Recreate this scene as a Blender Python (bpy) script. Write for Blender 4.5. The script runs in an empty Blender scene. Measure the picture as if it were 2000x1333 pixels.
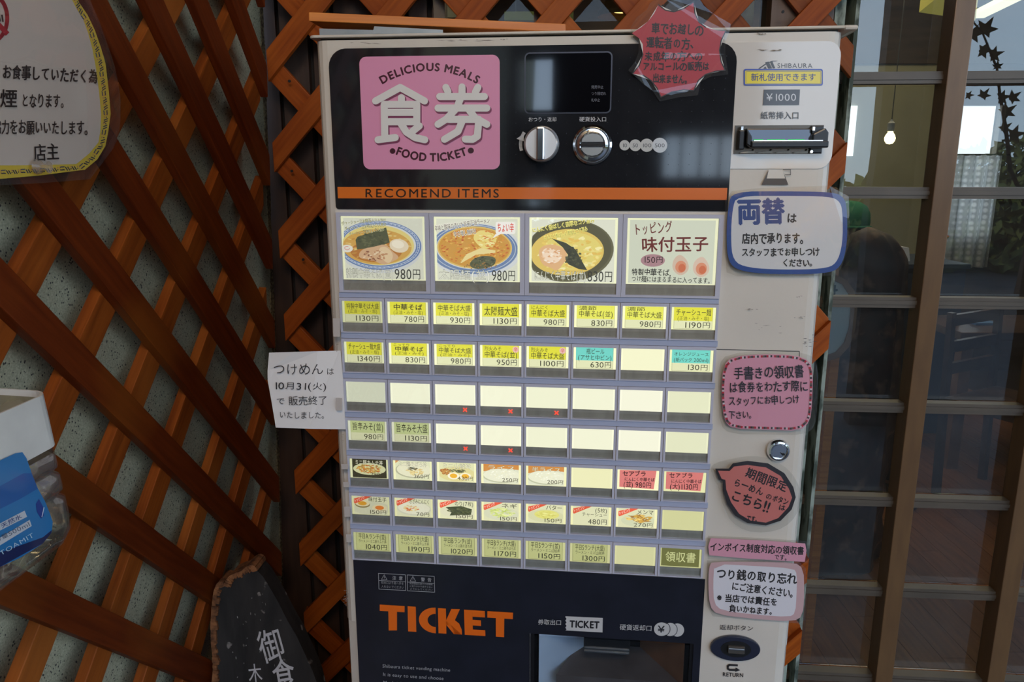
import bpy, bmesh, random
from math import *
from mathutils import Vector, Matrix
random.seed(7)
S = bpy.context.scene
COL = S.collection

# ------------------------------------------------------------------ camera, sky, sun, exposure
FP, PITCH, HC = 1500.0, .2218, 1.46          # focal length in px of the 2000 px frame, pitch down, eye height
cd = bpy.data.cameras.new('camera'); cam = bpy.data.objects.new('camera', cd); COL.objects.link(cam)
cd.sensor_width = 36; cd.lens = FP/2000*36; cd.clip_start = .02
cam.location = (0, 0, HC); cam.rotation_euler = (pi/2-PITCH, 0, 0)
S.camera = cam
S.view_settings.view_transform = 'Standard'; S.view_settings.look = 'None'
S.view_settings.exposure = 0; S.view_settings.gamma = 1; S.view_settings.use_curve_mapping = False
try:
    S.cycles.use_denoising = True; S.cycles.max_bounces = 8; S.cycles.transparent_max_bounces = 24
    S.cycles.caustics_reflective = False; S.cycles.sample_clamp_indirect = 6
except Exception: pass
W = bpy.data.worlds.new('sky'); S.world = W; W.use_nodes = True
wn = W.node_tree; wn.nodes.clear()
wo = wn.nodes.new('ShaderNodeOutputWorld'); wb = wn.nodes.new('ShaderNodeBackground')
tc = wn.nodes.new('ShaderNodeTexCoord'); sx = wn.nodes.new('ShaderNodeSeparateXYZ')
cr = wn.nodes.new('ShaderNodeValToRGB')
cr.color_ramp.elements[0].position = .0; cr.color_ramp.elements[0].color = (.62, .80, 1, 1)
cr.color_ramp.elements[1].position = .7; cr.color_ramp.elements[1].color = (.32, .52, .95, 1)
nz = wn.nodes.new('ShaderNodeTexNoise'); nz.inputs['Scale'].default_value = 2.2; nz.inputs['Detail'].default_value = 5
mx = wn.nodes.new('ShaderNodeMix'); mx.data_type = 'RGBA'
cl = wn.nodes.new('ShaderNodeValToRGB'); cl.color_ramp.elements[0].position = .48; cl.color_ramp.elements[1].position = .68
cl.color_ramp.elements[1].color = (.4, .4, .4, 1)
wn.links.new(tc.outputs['Generated'], sx.inputs[0]); wn.links.new(sx.outputs['Z'], cr.inputs[0])
wn.links.new(tc.outputs['Generated'], nz.inputs['Vector']); wn.links.new(nz.outputs['Fac'], cl.inputs[0])
wn.links.new(cl.outputs[0], mx.inputs['Factor']); wn.links.new(cr.outputs[0], mx.inputs['A'])
mx.inputs['B'].default_value = (1, 1, 1, 1)
wn.links.new(mx.outputs['Result'], wb.inputs[0]); wn.links.new(wb.outputs[0], wo.inputs[0])
wb.inputs[1].default_value = 3.7
sd = bpy.data.lights.new('sun', 'SUN'); sd.energy = 5; sd.angle = .01; sd.color = (1, .88, .70)
sun = bpy.data.objects.new('sun', sd); COL.objects.link(sun)
sun.rotation_euler = Vector((.55, -1, -.75)).to_track_quat('-Z', 'Y').to_euler()
def area(name, loc, tgt, size, power, col):
    d = bpy.data.lights.new(name, 'AREA'); d.energy = power; d.color = col; d.shape = 'RECTANGLE'; d.size, d.size_y = size
    o = bpy.data.objects.new(name, d); COL.objects.link(o); o.location = loc
    o.rotation_euler = (Vector(tgt)-Vector(loc)).to_track_quat('-Z', 'Y').to_euler(); return o
area('dining_room_ceiling_light', (1.8, 4.0, 2.62), (1.8, 4.0, 0), (2.4, 2.0), 42, (1, .80, .56))
area('entrance_ceiling_light', (.05, -.75, 2.5), (.05, .5, 1.0), (.6, .4), 14, (1, .74, .46))

# ------------------------------------------------------------------ helpers: colour, materials
def lin(c):
    if isinstance(c, str): c = tuple(int(c[i:i+2], 16) for i in (0, 2, 4))
    return tuple(((x/255)/12.92 if x/255 <= .04045 else ((x/255+.055)/1.055)**2.4) for x in c[:3])
MATS = {}
def mat(name, col=(128, 128, 128), rough=.5, metal=0, coat=0, spec=.5, emit=0, alpha=1, coatr=.05):
    if name in MATS: return MATS[name]
    m = bpy.data.materials.new(name); m.use_nodes = True
    b = m.node_tree.nodes['Principled BSDF']
    b.inputs['Base Color'].default_value = (*lin(col), 1)
    b.inputs['Roughness'].default_value = rough; b.inputs['Metallic'].default_value = metal
    b.inputs['Coat Weight'].default_value = coat; b.inputs['Coat Roughness'].default_value = coatr
    b.inputs['Specular IOR Level'].default_value = spec
    if emit: b.inputs['Emission Color'].default_value = (*lin(col), 1); b.inputs['Emission Strength'].default_value = emit
    MATS[name] = m; return m
def noisy(name, c1, c2, scale=20, rough=.6, stretch=(1, 1, 1), lo=.35, hi=.65, bump=0, detail=4, coat=0, per_object=True, metal=0, c3=None, c3scale=3, c3lo=.5, c3hi=.6, spec=.5, bscale=None):
    """two colours mixed by stretched object-space noise, an optional third by a second noise"""
    m = mat(name, c1, rough, metal, coat, spec); nt = m.node_tree; b = nt.nodes['Principled BSDF']
    t = nt.nodes.new('ShaderNodeTexCoord'); mp = nt.nodes.new('ShaderNodeMapping'); mp.inputs['Scale'].default_value = stretch
    src = t.outputs['Object']
    if per_object:
        oi = nt.nodes.new('ShaderNodeObjectInfo'); ad = nt.nodes.new('ShaderNodeVectorMath'); ad.operation = 'ADD'
        ml = nt.nodes.new('ShaderNodeMath'); ml.operation = 'MULTIPLY'; ml.inputs[1].default_value = 37
        nt.links.new(oi.outputs['Random'], ml.inputs[0]); nt.links.new(src, ad.inputs[0]); nt.links.new(ml.outputs[0], ad.inputs[1]); src = ad.outputs[0]
    nt.links.new(src, mp.inputs[0])
    n = nt.nodes.new('ShaderNodeTexNoise'); n.inputs['Scale'].default_value = scale; n.inputs['Detail'].default_value = detail
    nt.links.new(mp.outputs[0], n.inputs['Vector'])
    r = nt.nodes.new('ShaderNodeValToRGB'); r.color_ramp.elements[0].position = lo; r.color_ramp.elements[1].position = hi
    r.color_ramp.elements[0].color = (*lin(c1), 1); r.color_ramp.elements[1].color = (*lin(c2), 1)
    nt.links.new(n.outputs['Fac'], r.inputs[0]); out = r.outputs[0]
    if c3:
        n2 = nt.nodes.new('ShaderNodeTexNoise'); n2.inputs['Scale'].default_value = c3scale; n2.inputs['Detail'].default_value = 3
        nt.links.new(src, n2.inputs['Vector'])
        r2 = nt.nodes.new('ShaderNodeValToRGB'); r2.color_ramp.elements[0].position = c3lo; r2.color_ramp.elements[1].position = c3hi
        nt.links.new(n2.outputs['Fac'], r2.inputs[0])
        x = nt.nodes.new('ShaderNodeMix'); x.data_type = 'RGBA'; x.inputs['B'].default_value = (*lin(c3), 1)
        nt.links.new(r2.outputs[0], x.inputs['Factor']); nt.links.new(out, x.inputs['A']); out = x.outputs['Result']
    nt.links.new(out, b.inputs['Base Color'])
    if bump:
        bp = nt.nodes.new('ShaderNodeBump'); bp.inputs['Strength'].default_value = bump; bp.inputs['Distance'].default_value = .002
        src2 = n.outputs['Fac']
        if bscale:
            n3 = nt.nodes.new('ShaderNodeTexNoise'); n3.inputs['Scale'].default_value = bscale; nt.links.new(t.outputs['Object'], n3.inputs['Vector']); src2 = n3.outputs['Fac']
        nt.links.new(src2, bp.inputs['Height']); nt.links.new(bp.outputs[0], b.inputs['Normal'])
    return m
def glass(name, tint=(235, 240, 240), refl=.08, rough=.0, milk=0, wave=0, wscale=6, ior=1.5, boost=1.0, cap=1.0):
    """thin clear sheet: what is behind shows through, fresnel reflection on top, optional dust"""
    m = bpy.data.materials.new(name); m.use_nodes = True; nt = m.node_tree; nt.nodes.clear(); MATS[name] = m
    o = nt.nodes.new('ShaderNodeOutputMaterial'); tr = nt.nodes.new('ShaderNodeBsdfTransparent'); tr.inputs[0].default_value = (*lin(tint), 1)
    g = nt.nodes.new('ShaderNodeBsdfGlossy'); g.inputs['Roughness'].default_value = rough; g.inputs[0].default_value = (1, 1, 1, 1)
    fr = nt.nodes.new('ShaderNodeFresnel'); fr.inputs[0].default_value = ior
    mu = nt.nodes.new('ShaderNodeMath'); mu.operation = 'MULTIPLY'; mu.inputs[1].default_value = boost; mu.use_clamp = True
    nt.links.new(fr.outputs[0], mu.inputs[0])
    mn = nt.nodes.new('ShaderNodeMath'); mn.operation = 'MINIMUM'; mn.inputs[1].default_value = cap; nt.links.new(mu.outputs[0], mn.inputs[0])
    mxx = nt.nodes.new('ShaderNodeMixShader'); nt.links.new(mn.outputs[0], mxx.inputs[0])
    base = tr.outputs[0]
    t = nt.nodes.new('ShaderNodeTexCoord')
    if milk:
        df = nt.nodes.new('ShaderNodeBsdfDiffuse'); df.inputs[0].default_value = (.75, .78, .8, 1)
        n = nt.nodes.new('ShaderNodeTexNoise'); n.inputs['Scale'].default_value = 4; n.inputs['Detail'].default_value = 8; n.inputs['Roughness'].default_value = .7
        nt.links.new(t.outputs['Object'], n.inputs['Vector'])
        mr = nt.nodes.new('ShaderNodeMapRange'); mr.inputs[1].default_value = .35; mr.inputs[2].default_value = .75; mr.inputs[3].default_value = milk*.3; mr.inputs[4].default_value = milk*1.7
        nt.links.new(n.outputs['Fac'], mr.inputs[0])
        m2 = nt.nodes.new('ShaderNodeMixShader'); nt.links.new(mr.outputs[0], m2.inputs[0]); nt.links.new(base, m2.inputs[1]); nt.links.new(df.outputs[0], m2.inputs[2]); base = m2.outputs[0]
    if wave:
        n = nt.nodes.new('ShaderNodeTexNoise'); n.inputs['Scale'].default_value = wscale; n.inputs['Detail'].default_value = 1
        nt.links.new(t.outputs['Object'], n.inputs['Vector'])
        bp = nt.nodes.new('ShaderNodeBump'); bp.inputs['Strength'].default_value = wave; bp.inputs['Distance'].default_value = .01
        nt.links.new(n.outputs['Fac'], bp.inputs['Height']); nt.links.new(bp.outputs[0], g.inputs['Normal'])
    nt.links.new(base, mxx.inputs[1]); nt.links.new(g.outputs[0], mxx.inputs[2]); nt.links.new(mxx.outputs[0], o.inputs[0])
    return m
def attr_mat(name, kind, rough=.6, coat=0):
    m = bpy.data.materials.new(name); m.use_nodes = True; nt = m.node_tree; b = nt.nodes['Principled BSDF']; MATS[name] = m
    a = nt.nodes.new('ShaderNodeAttribute'); a.attribute_name = 'ink'
    if kind == 'paper':
        nt.links.new(a.outputs['Color'], b.inputs['Base Color'])
    else:                                        # backlit film: the sheet itself gives off the light
        b.inputs['Base Color'].default_value = (.03, .03, .03, 1)
        nt.links.new(a.outputs['Color'], b.inputs['Emission Color']); b.inputs['Emission Strength'].default_value = 1
    b.inputs['Roughness'].default_value = rough; b.inputs['Coat Weight'].default_value = coat; b.inputs['Coat Roughness'].default_value = .08
    return m
PAPER = attr_mat('printed_paper', 'paper', .65)
GLOSSPRINT = attr_mat('glossy_print', 'paper', .35, .6)
BACKLIT = attr_mat('backlit_film', 'lit', .6)
M_ = dict(
 white=noisy('machine_white_enamel', (214, 205, 190), (206, 198, 184), 9, .28, per_object=False, bump=.05, bscale=260, c3=(170, 160, 148), c3scale=30, c3lo=.72, c3hi=.76),
 black=noisy('machine_black_gloss', (30, 31, 34), (34, 35, 38), 60, .07, per_object=False, coat=.6),
 lav=mat('button_frame_plastic', (188, 187, 198), .38),
 rail=mat('button_rail_plastic', (164, 171, 192), .42),
 greybar=noisy('button_lower_bar', (186, 183, 172), (172, 169, 158), 30, .2, stretch=(4, 1, 1)),
 chrome=mat('chrome', (225, 225, 225), .12, 1), steel=noisy('brushed_steel', (190, 190, 192), (160, 160, 165), 40, .25, stretch=(1, 1, 12), metal=1),
 dark=mat('dark_plastic', (22, 22, 24), .3), navy=mat('navy_plastic', (38, 42, 58), .25, coat=.4),
 display=mat('display_glass', (8, 8, 12), .03, coat=1), slotdark=mat('slot_dark', (6, 6, 6), .6),
 galv=noisy('galvanised_sheet', (165, 178, 182), (190, 200, 202), 25, .35, metal=.6),
)
M_['satin'] = mat('satin_chrome', (236, 234, 230), .38, .85)
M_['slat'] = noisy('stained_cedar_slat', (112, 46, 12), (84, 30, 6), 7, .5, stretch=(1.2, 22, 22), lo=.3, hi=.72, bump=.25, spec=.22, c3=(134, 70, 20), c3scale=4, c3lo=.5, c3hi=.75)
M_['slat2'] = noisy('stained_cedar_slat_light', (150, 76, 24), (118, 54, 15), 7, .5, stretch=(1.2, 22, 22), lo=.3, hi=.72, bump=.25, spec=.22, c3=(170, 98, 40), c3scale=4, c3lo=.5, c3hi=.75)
M_['slat3'] = noisy('stained_rear_slat_lamplit', (176, 86, 22), (140, 62, 14), 7, .5, stretch=(1.2, 22, 22), lo=.3, hi=.72, bump=.25, spec=.22, c3=(194, 106, 36), c3scale=4, c3lo=.5, c3hi=.75)  # rear slats: stain made brighter to carry the lamp light on them
M_['plank'] = noisy('orange_pine_board', (232, 144, 62), (204, 118, 46), 6, .42, stretch=(1, 24, 24), bump=.15)
M_['siding'] = noisy('brown_siding', (72, 50, 38), (60, 41, 31), 8, .55, stretch=(10, 10, 1), bump=.2)
M_['alu'] = noisy('bronze_door_frame', (124, 92, 60), (114, 84, 56), 12, .3, stretch=(6, 6, 1), metal=.2)
M_['alu2'] = noisy('bronze_door_rail', (104, 92, 78), (92, 82, 70), 12, .42, metal=.2)
# speckled board
def speckle():
    m = mat('speckled_wall_board', (150, 155, 135), .75); nt = m.node_tree; b = nt.nodes['Principled BSDF']
    t = nt.nodes.new('ShaderNodeTexCoord')
    v = nt.nodes.new('ShaderNodeTexVoronoi'); v.inputs['Scale'].default_value = 280
    nt.links.new(t.outputs['Object'], v.inputs['Vector'])
    n2 = nt.nodes.new('ShaderNodeTexNoise'); n2.inputs['Scale'].default_value = 90; nt.links.new(t.outputs['Object'], n2.inputs['Vector'])
    s1 = nt.nodes.new('ShaderNodeMath'); s1.operation = 'MULTIPLY'; nt.links.new(n2.outputs['Fac'], s1.inputs[0]); s1.inputs[1].default_value = .52
    lt = nt.nodes.new('ShaderNodeMath'); lt.operation = 'LESS_THAN'; nt.links.new(v.outputs['Distance'], lt.inputs[0]); nt.links.new(s1.outputs[0], lt.inputs[1])
    n = nt.nodes.new('ShaderNodeTexNoise'); n.inputs['Scale'].default_value = 500; nt.links.new(t.outputs['Object'], n.inputs['Vector'])
    r = nt.nodes.new('ShaderNodeValToRGB'); r.color_ramp.elements[0].color = (*lin((160, 156, 126)), 1); r.color_ramp.elements[1].color = (*lin((200, 194, 160)), 1)
    r.color_ramp.elements[0].position = .3; r.color_ramp.elements[1].position = .7
    nt.links.new(n.outputs['Fac'], r.inputs[0])
    wn_ = nt.nodes.new('ShaderNodeTexWhiteNoise'); nt.links.new(v.outputs['Position'], wn_.inputs['Vector'])
    gt = nt.nodes.new('ShaderNodeMath'); gt.operation = 'GREATER_THAN'; gt.inputs[1].default_value = .5; nt.links.new(wn_.outputs['Value'], gt.inputs[0])
    an = nt.nodes.new('ShaderNodeMath'); an.operation = 'MULTIPLY'; nt.links.new(lt.outputs[0], an.inputs[0]); nt.links.new(gt.outputs[0], an.inputs[1])
    x = nt.nodes.new('ShaderNodeMix'); x.data_type = 'RGBA'; x.inputs['B'].default_value = (*lin((72, 70, 62)), 1)
    nt.links.new(an.outputs[0], x.inputs['Factor']); nt.links.new(r.outputs[0], x.inputs['A']); nt.links.new(x.outputs['Result'], b.inputs['Base Color'])
    bp = nt.nodes.new('ShaderNodeBump'); bp.inputs['Strength'].default_value = .3; bp.inputs['Distance'].default_value = .001
    nt.links.new(n.outputs['Fac'], bp.inputs['Height']); nt.links.new(bp.outputs[0], b.inputs['Normal'])
    return m
M_['speckle'] = speckle()
CLEAR = glass('clear_laminate', (250, 250, 249), rough=0, milk=.02, wave=.2, wscale=14, boost=.8, cap=.06)
COVER = glass('button_clear_cover', (252, 252, 250), rough=.02, wave=.12, wscale=40, boost=.8)

# ------------------------------------------------------------------ helpers: geometry
CAMP = Vector((0, 0, HC)); FW = Vector((0, cos(PITCH), -sin(PITCH))); UP = Vector((0, sin(PITCH), cos(PITCH)))
def ray(px, py): return FW + Vector((1, 0, 0))*((px-1000)/FP) - UP*((py-666.5)/FP)
class Plane:
    """a real plane in the room; P() reads off where a spot of the photograph lies on it"""
    def __init__(s, origin, ex, n):
        s.o = Vector(origin); s.ex = Vector(ex).normalized(); s.n = Vector(n).normalized(); s.ez = s.ex.cross(s.n)*-1
        if s.ez.z < 0: s.ez = -s.ez
    def P(s, px, py, off=0):
        d = ray(px, py); q = s.o + s.n*off; return CAMP + d*((q-CAMP).dot(s.n)/d.dot(s.n))
    def uv(s, px, py, off=0):
        q = s.P(px, py, off)-s.o; return q.dot(s.ex), q.dot(s.ez)
    def at(s, u, v, off=0): return s.o + s.ex*u + s.ez*v + s.n*off
    def mat(s, u=0, v=0, off=0):      # frame with x along the plane, z up in it, y into it
        m = Matrix((s.ex, -s.n, s.ez)).transposed().to_4x4(); m.translation = s.at(u, v, off); return m
def link(name, me, parent=None, mw=None, smooth=False):
    o = bpy.data.objects.new(name, me); COL.objects.link(o)
    mw = mw or Matrix.Identity(4)
    if parent is not None:
        o.parent = parent; o.matrix_parent_inverse = Matrix.Identity(4); o.matrix_basis = WM[parent.name].inverted() @ mw
    else: o.matrix_basis = mw
    WM[o.name] = mw.copy()
    if smooth:
        for p in me.polygons: p.use_smooth = True
    return o
WM = {}
def empty(name, mw, label, cat, group=None):
    o = bpy.data.objects.new(name, None); COL.objects.link(o); o.matrix_basis = mw; o.empty_display_size = .05; WM[o.name] = mw.copy()
    tag(o, label, cat, group); return o
def tag(o, label=None, cat=None, group=None, kind=None):
    if label: o['label'] = label
    if cat: o['category'] = cat
    if group: o['group'] = group
    if kind: o['kind'] = kind
    return o
T = Matrix.Translation
class MB:
    def __init__(s): s.v = []; s.f = []; s.mi = []; s.m = 0
    def add(s, vs, fs):
        b = len(s.v); s.v += [tuple(v) for v in vs]; s.f += [tuple(b+i for i in f) for f in fs]; s.mi += [s.m]*len(fs); return s
    def box(s, x0, x1, y0, y1, z0, z1):
        return s.add([(x0, y0, z0), (x1, y0, z0), (x1, y1, z0), (x0, y1, z0), (x0, y0, z1), (x1, y0, z1), (x1, y1, z1), (x0, y1, z1)],
                     [(0, 3, 2, 1), (4, 5, 6, 7), (0, 1, 5, 4), (1, 2, 6, 5), (2, 3, 7, 6), (3, 0, 4, 7)])
    def prism(s, pts, a, b, axis='z'):
        """polygon extruded from a to b; pts are in the other two axes"""
        n = len(pts)
        def mk(p, t): return {'z': (p[0], p[1], t), 'y': (p[0], t, p[1]), 'x': (t, p[0], p[1])}[axis]
        return s.add([mk(p, a) for p in pts]+[mk(p, b) for p in pts],
                     [tuple(range(n))[::-1], tuple(range(n, 2*n))]+[(i, (i+1) % n, n+(i+1) % n, n+i) for i in range(n)])
    def lathe(s, prof, c=(0, 0, 0), n=24, axis='z', cap=True):
        vs = []
        for r, h in prof:
            for k in range(n):
                a = 2*pi*k/n; x, y = r*cos(a), r*sin(a)
                p = {'z': (x, y, h), 'y': (x, h, y), 'x': (h, x, y)}[axis]
                vs.append((p[0]+c[0], p[1]+c[1], p[2]+c[2]))
        fs = [(i*n+k, i*n+(k+1) % n, (i+1)*n+(k+1) % n, (i+1)*n+k) for i in range(len(prof)-1) for k in range(n)]
        if cap: fs += [tuple(range(n))[::-1], tuple(range((len(prof)-1)*n, len(prof)*n))]
        return s.add(vs, fs)
    def tube(s, pts, r, n=8):
        pts = [Vector(p) for p in pts]; rs = r if isinstance(r, (list, tuple)) else [r]*len(pts); vs = []
        for i, p in enumerate(pts):
            d = (pts[min(i+1, len(pts)-1)]-pts[max(i-1, 0)]).normalized(); a = d.orthogonal().normalized() if i == 0 else (pa - d*pa.dot(d)).normalized(); pa = a; b = d.cross(a)
            vs += [p+(a*cos(2*pi*k/n)+b*sin(2*pi*k/n))*rs[i] for k in range(n)]
        L = len(pts)
        return s.add(vs, [(i*n+k, i*n+(k+1) % n, (i+1)*n+(k+1) % n, (i+1)*n+k) for i in range(L-1) for k in range(n)]+[tuple(range(n))[::-1], tuple(range((L-1)*n, L*n))])
    def mesh(s, name, mats):
        me = bpy.data.meshes.new(name); me.from_pydata(s.v, [], s.f)
        mats = mats if isinstance(mats, (list, tuple)) else [mats]
        for m in mats: me.materials.append(m)
        if len(mats) > 1:
            for p, i in zip(me.polygons, s.mi): p.material_index = i
        bm = bmesh.new(); bm.from_mesh(me); bmesh.ops.recalc_face_normals(bm, faces=bm.faces); bm.to_mesh(me); bm.free()
        me.update(); return me
    def obj(s, name, mats, parent=None, mw=None, smooth=False, bevel=0):
        me = s.mesh(name, mats)
        if bevel:
            bm = bmesh.new(); bm.from_mesh(me); bmesh.ops.bevel(bm, geom=[e for e in bm.edges if e.calc_face_angle(0) > .5], offset=bevel, segments=2, affect='EDGES', profile=.6); bm.to_mesh(me); bm.free()
        return link(name, me, parent, mw, smooth)
def rrect(x0, y0, x1, y1, r, n=6):
    """rounded rectangle outline, r one radius or four (x0y0, x1y0, x1y1, x0y1)"""
    r = r if isinstance(r, (list, tuple)) else [r]*4; sx_ = 1 if x1 > x0 else -1; sy_ = 1 if y1 > y0 else -1; P = []
    for (cx, cy, a0), q in zip(((x0, y0, 180), (x1, y0, 270), (x1, y1, 0), (x0, y1, 90)), r):
        ix = sx_ if cx == x0 else -sx_; iy = sy_ if cy == y0 else -sy_
        if q <= 0: P.append((cx, cy)); continue
        for k in range(n+1):
            a = radians(a0+90*k/n); P.append((cx+ix*q+cos(a)*q*sx_, cy+iy*q+sin(a)*q*sy_))
    return P
def ell(cx, cy, rx, ry, n=28, a0=0, a1=360, rot=0):
    c, s_ = cos(radians(rot)), sin(radians(rot)); o = []
    for k in range(n):
        a = radians(a0+(a1-a0)*k/(n if a1-a0 == 360 else n-1)); x, y = rx*cos(a), ry*sin(a); o.append((cx+x*c-y*s_, cy+x*s_+y*c))
    return o
def smooth_poly(P, it=2):
    for _ in range(it):
        Q = []
        for i in range(len(P)):
            a, b = P[i], P[(i+1) % len(P)]; Q += [(a[0]*.75+b[0]*.25, a[1]*.75+b[1]*.25), (a[0]*.25+b[0]*.75, a[1]*.25+b[1]*.75)]
        P = Q
    return P
# glyph outlines from Blender's built-in font
GS = bpy.data.scenes.new('glyphs'); gc = bpy.data.curves.new('glyph', 'FONT'); gc.resolution_u = 3
go = bpy.data.objects.new('glyph', gc); GS.collection.objects.link(go); GC = {}
def glyph(ch, bold):
    k = (ch, bold)
    if k not in GC:
        gc.body = ch; gc.offset = bold; GS.view_layers[0].update(); dg = GS.view_layers[0].depsgraph; dg.update()
        me = bpy.data.meshes.new_from_object(go.evaluated_get(dg))
        vs = [(v.co.x, v.co.y) for v in me.vertices]; fs = [tuple(p.vertices) for p in me.polygons]
        bpy.data.meshes.remove(me)
        if ord(ch) > 0x2000 and ch not in '○●': adv = 1.0
        else: adv = (max(v[0] for v in vs)-bold if vs else .25)+(.07 if vs else 0)
        GC[k] = (vs, fs, adv)
    return GC[k]
class Print:
    """flat print: coloured polygons and lettering laid in thin layers; coordinates x right, y down"""
    STEP = .00006
    def __init__(s, fn): s.fn = fn; s.v = []; s.f = []; s.c = []; s.l = 0
    def raw(s, pts, faces, col, boost=1, layer=None):
        l = s.l if layer is None else layer; b = len(s.v)
        s.v += [tuple(s.fn(x, y, l*s.STEP)) for x, y in pts]; s.f += [tuple(b+i for i in f) for f in faces]
        c = lin(col); s.c += [(c[0]*boost, c[1]*boost, c[2]*boost, 1)]*len(pts)
    def poly(s, pts, col, boost=1):
        s.l += 1; s.raw(pts, [tuple(range(len(pts)))], col, boost)
    def ring(s, outer, inner, col, boost=1):
        s.l += 1; n = len(outer); s.raw(list(outer)+list(inner), [(i, (i+1) % n, n+(i+1) % n, n+i) for i in range(n)], col, boost)
    def line(s, pts, w, col, boost=1, closed=False):
        s.l += 1; n = len(pts); P = [Vector(p) for p in pts]
        for i in range(n if closed else n-1):
            a, b = P[i], P[(i+1) % n]; d = (b-a)
            if d.length < 1e-9: continue
            d.normalize(); q = Vector((-d.y, d.x))*w/2; e = d*w*.3; s.raw([a-q-e, b-q+e, b+q+e, a+q-e], [(0, 1, 2, 3)], col, boost)
    def text(s, t, x0, y0, x1, y1, h, col, bold=.0, jit=0, boost=1, lat=1.22, track=0, slant=0):
        s.l += 1; A = Vector((x0, y0)); B = Vector((x1, y1)); d = B-A; L = d.length; ang = atan2(d.y, d.x); adv = []
        hv = bold*.8 if bold > .010 else 0; bold = 0 if hv else min(bold, .006)
        copies = [(0, 0)] if hv < .004 else [(hv, 0), (-hv, 0), (0, hv), (0, -hv)]
        for ch in t:
            if ch == ' ': adv.append(.35); continue
            if ch == '　': adv.append(.8); continue
            g = glyph(ch, bold if ord(ch) > 0x2000 else 0); adv.append((g[2] if ord(ch) > 0x2000 else g[2]*lat)+track)
        W_ = sum(adv)-track; sx_ = L/W_; sy_ = h/.90; x = 0
        for ch, a in zip(t, adv):
            if ch not in ' 　':
                vs, fs, _ = glyph(ch, bold if ord(ch) > 0x2000 else 0); cjk = ord(ch) > 0x2000; k = 1 if cjk else lat; oy = .07 if cjk else 0
                r = random.uniform(-jit, jit); k2 = 1+random.uniform(-jit, jit)*1.2; dy = random.uniform(-jit, jit)*.5; kx = 1+random.uniform(-jit, jit)
                pts = []
                for gx, gy in vs:
                    gx -= a/2/k if not cjk else .5; gy -= .38
                    X = (gx*cos(r)-gy*sin(r))*k2*kx; Y = (gx*sin(r)+gy*cos(r))*k2
                    X = X*k+x+a/2+(Y*slant); Y = (Y+.38+dy)*k+oy
                    u, w = X*sx_, Y*sy_
                    pts.append((x0+u*cos(ang)+w*sin(ang), y0+u*sin(ang)-w*cos(ang)))
                for ci, (hx, hy) in enumerate(copies): s.raw([(a_+hx*sy_, b_+hy*sy_) for a_, b_ in pts], fs, col, boost, s.l+ci*.08)
            x += a
        s.l += .3
    def arc(s, t, cx, cy, R, a0, a1, h, col, bold=0, inside=False):
        s.l += 1; hv = bold*1.7; bold = 0; adv = [(.3 if ch == ' ' else glyph(ch, bold)[2]+hv) for ch in t]; W_ = sum(adv); x = 0; k = h/.69
        for ch, a in zip(t, adv):
            if ch != ' ':
                th = radians(a0+(a1-a0)*(x+a/2)/W_); vs, fs, _ = glyph(ch, bold); sw = abs(radians(a1-a0))*R/W_
                pts = []
                for gx, gy in vs:
                    u = (gx-a/2)*sw; w = gy*k
                    if inside: rr = R-w; px = cx+rr*sin(th)+u*cos(th); py = cy+rr*cos(th)-u*sin(th)
                    else: rr = R+w; px = cx+rr*sin(th)+u*cos(th); py = cy-rr*cos(th)+u*sin(th)
                    pts.append((px, py))
                for ci, (hx, hy) in enumerate(((hv, 0), (-hv, 0), (0, hv), (0, -hv), (0, 0))): s.raw([(a_+hx*k, b_+hy*k) for a_, b_ in pts], fs, col, 1, s.l+ci*.08)
            x += a
    def cut(s): s.brk = getattr(s, 'brk', [])+[(len(s.v), len(s.f))]
    def obj(s, name, m, parent=None, mw=None):
        if getattr(s, 'brk', None):               # separate pieces of print become separate parts
            bs = [(0, 0)]+s.brk+[(len(s.v), len(s.f))]; V, F, C_ = s.v, s.f, s.c; s.brk = None; o = None
            for (va, fa), (vb2, fb) in zip(bs, bs[1:]):
                if fb > fa: s.v = V[va:vb2]; s.c = C_[va:vb2]; s.f = [tuple(i-va for i in f) for f in F[fa:fb]]; o = s.obj(name, m, parent, mw)
            return o
        me = bpy.data.meshes.new(name); inv = mw.inverted() if mw else None
        vs = [inv @ Vector(v) for v in s.v] if inv else s.v
        me.from_pydata([tuple(v) for v in vs], [], s.f); me.materials.append(m)
        a = me.color_attributes.new('ink', 'FLOAT_COLOR', 'POINT'); a.data.foreach_set('color', [x for c in s.c for x in c])
        return link(name, me, parent, mw)

# ------------------------------------------------------------------ planes of the place
MYAW = -.1075; MX, MY, MZ = -.1672, .7364, HC-.1224
MP = Plane((MX, MY, MZ), (cos(MYAW), sin(MYAW), 0), (sin(MYAW), -cos(MYAW), 0))      # front of the ticket machine; u 0 = left end of the buttons, v 0 = top of the small rows
BYAW = -.06
BP = Plane((-.389814, 1.28810897, 0), (cos(BYAW), sin(BYAW), 0), (sin(BYAW), -cos(BYAW), 0))  # face of the rear lattice
DYAW = -.075
DP = Plane((.1001, 1.3325, 0), (cos(DYAW), sin(DYAW), 0), (sin(DYAW), -cos(DYAW), 0))               # front of the glazed door
LAZ, LTT = .07, -.04
class LeftWall(Plane):
    def __init__(s):
        s.o = Vector((-.465, 0, HC)); s.n = Vector((cos(LAZ), -sin(LAZ), LTT)).normalized(); s.ex = Vector((sin(LAZ), cos(LAZ), 0))
        s.ez = s.n.cross(s.ex); s.ez = s.ez if s.ez.z > 0 else -s.ez
    def sz(s, a, z, off=0):           # from distance along the wall and height above the floor
        nh = Vector((cos(LAZ), -sin(LAZ), 0)); k = nh.dot(Vector((-.465, 0, 0)))-LTT*(z-HC)+off
        return s.ex*a+nh*k+Vector((0, 0, z))
LP = LeftWall()

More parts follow.
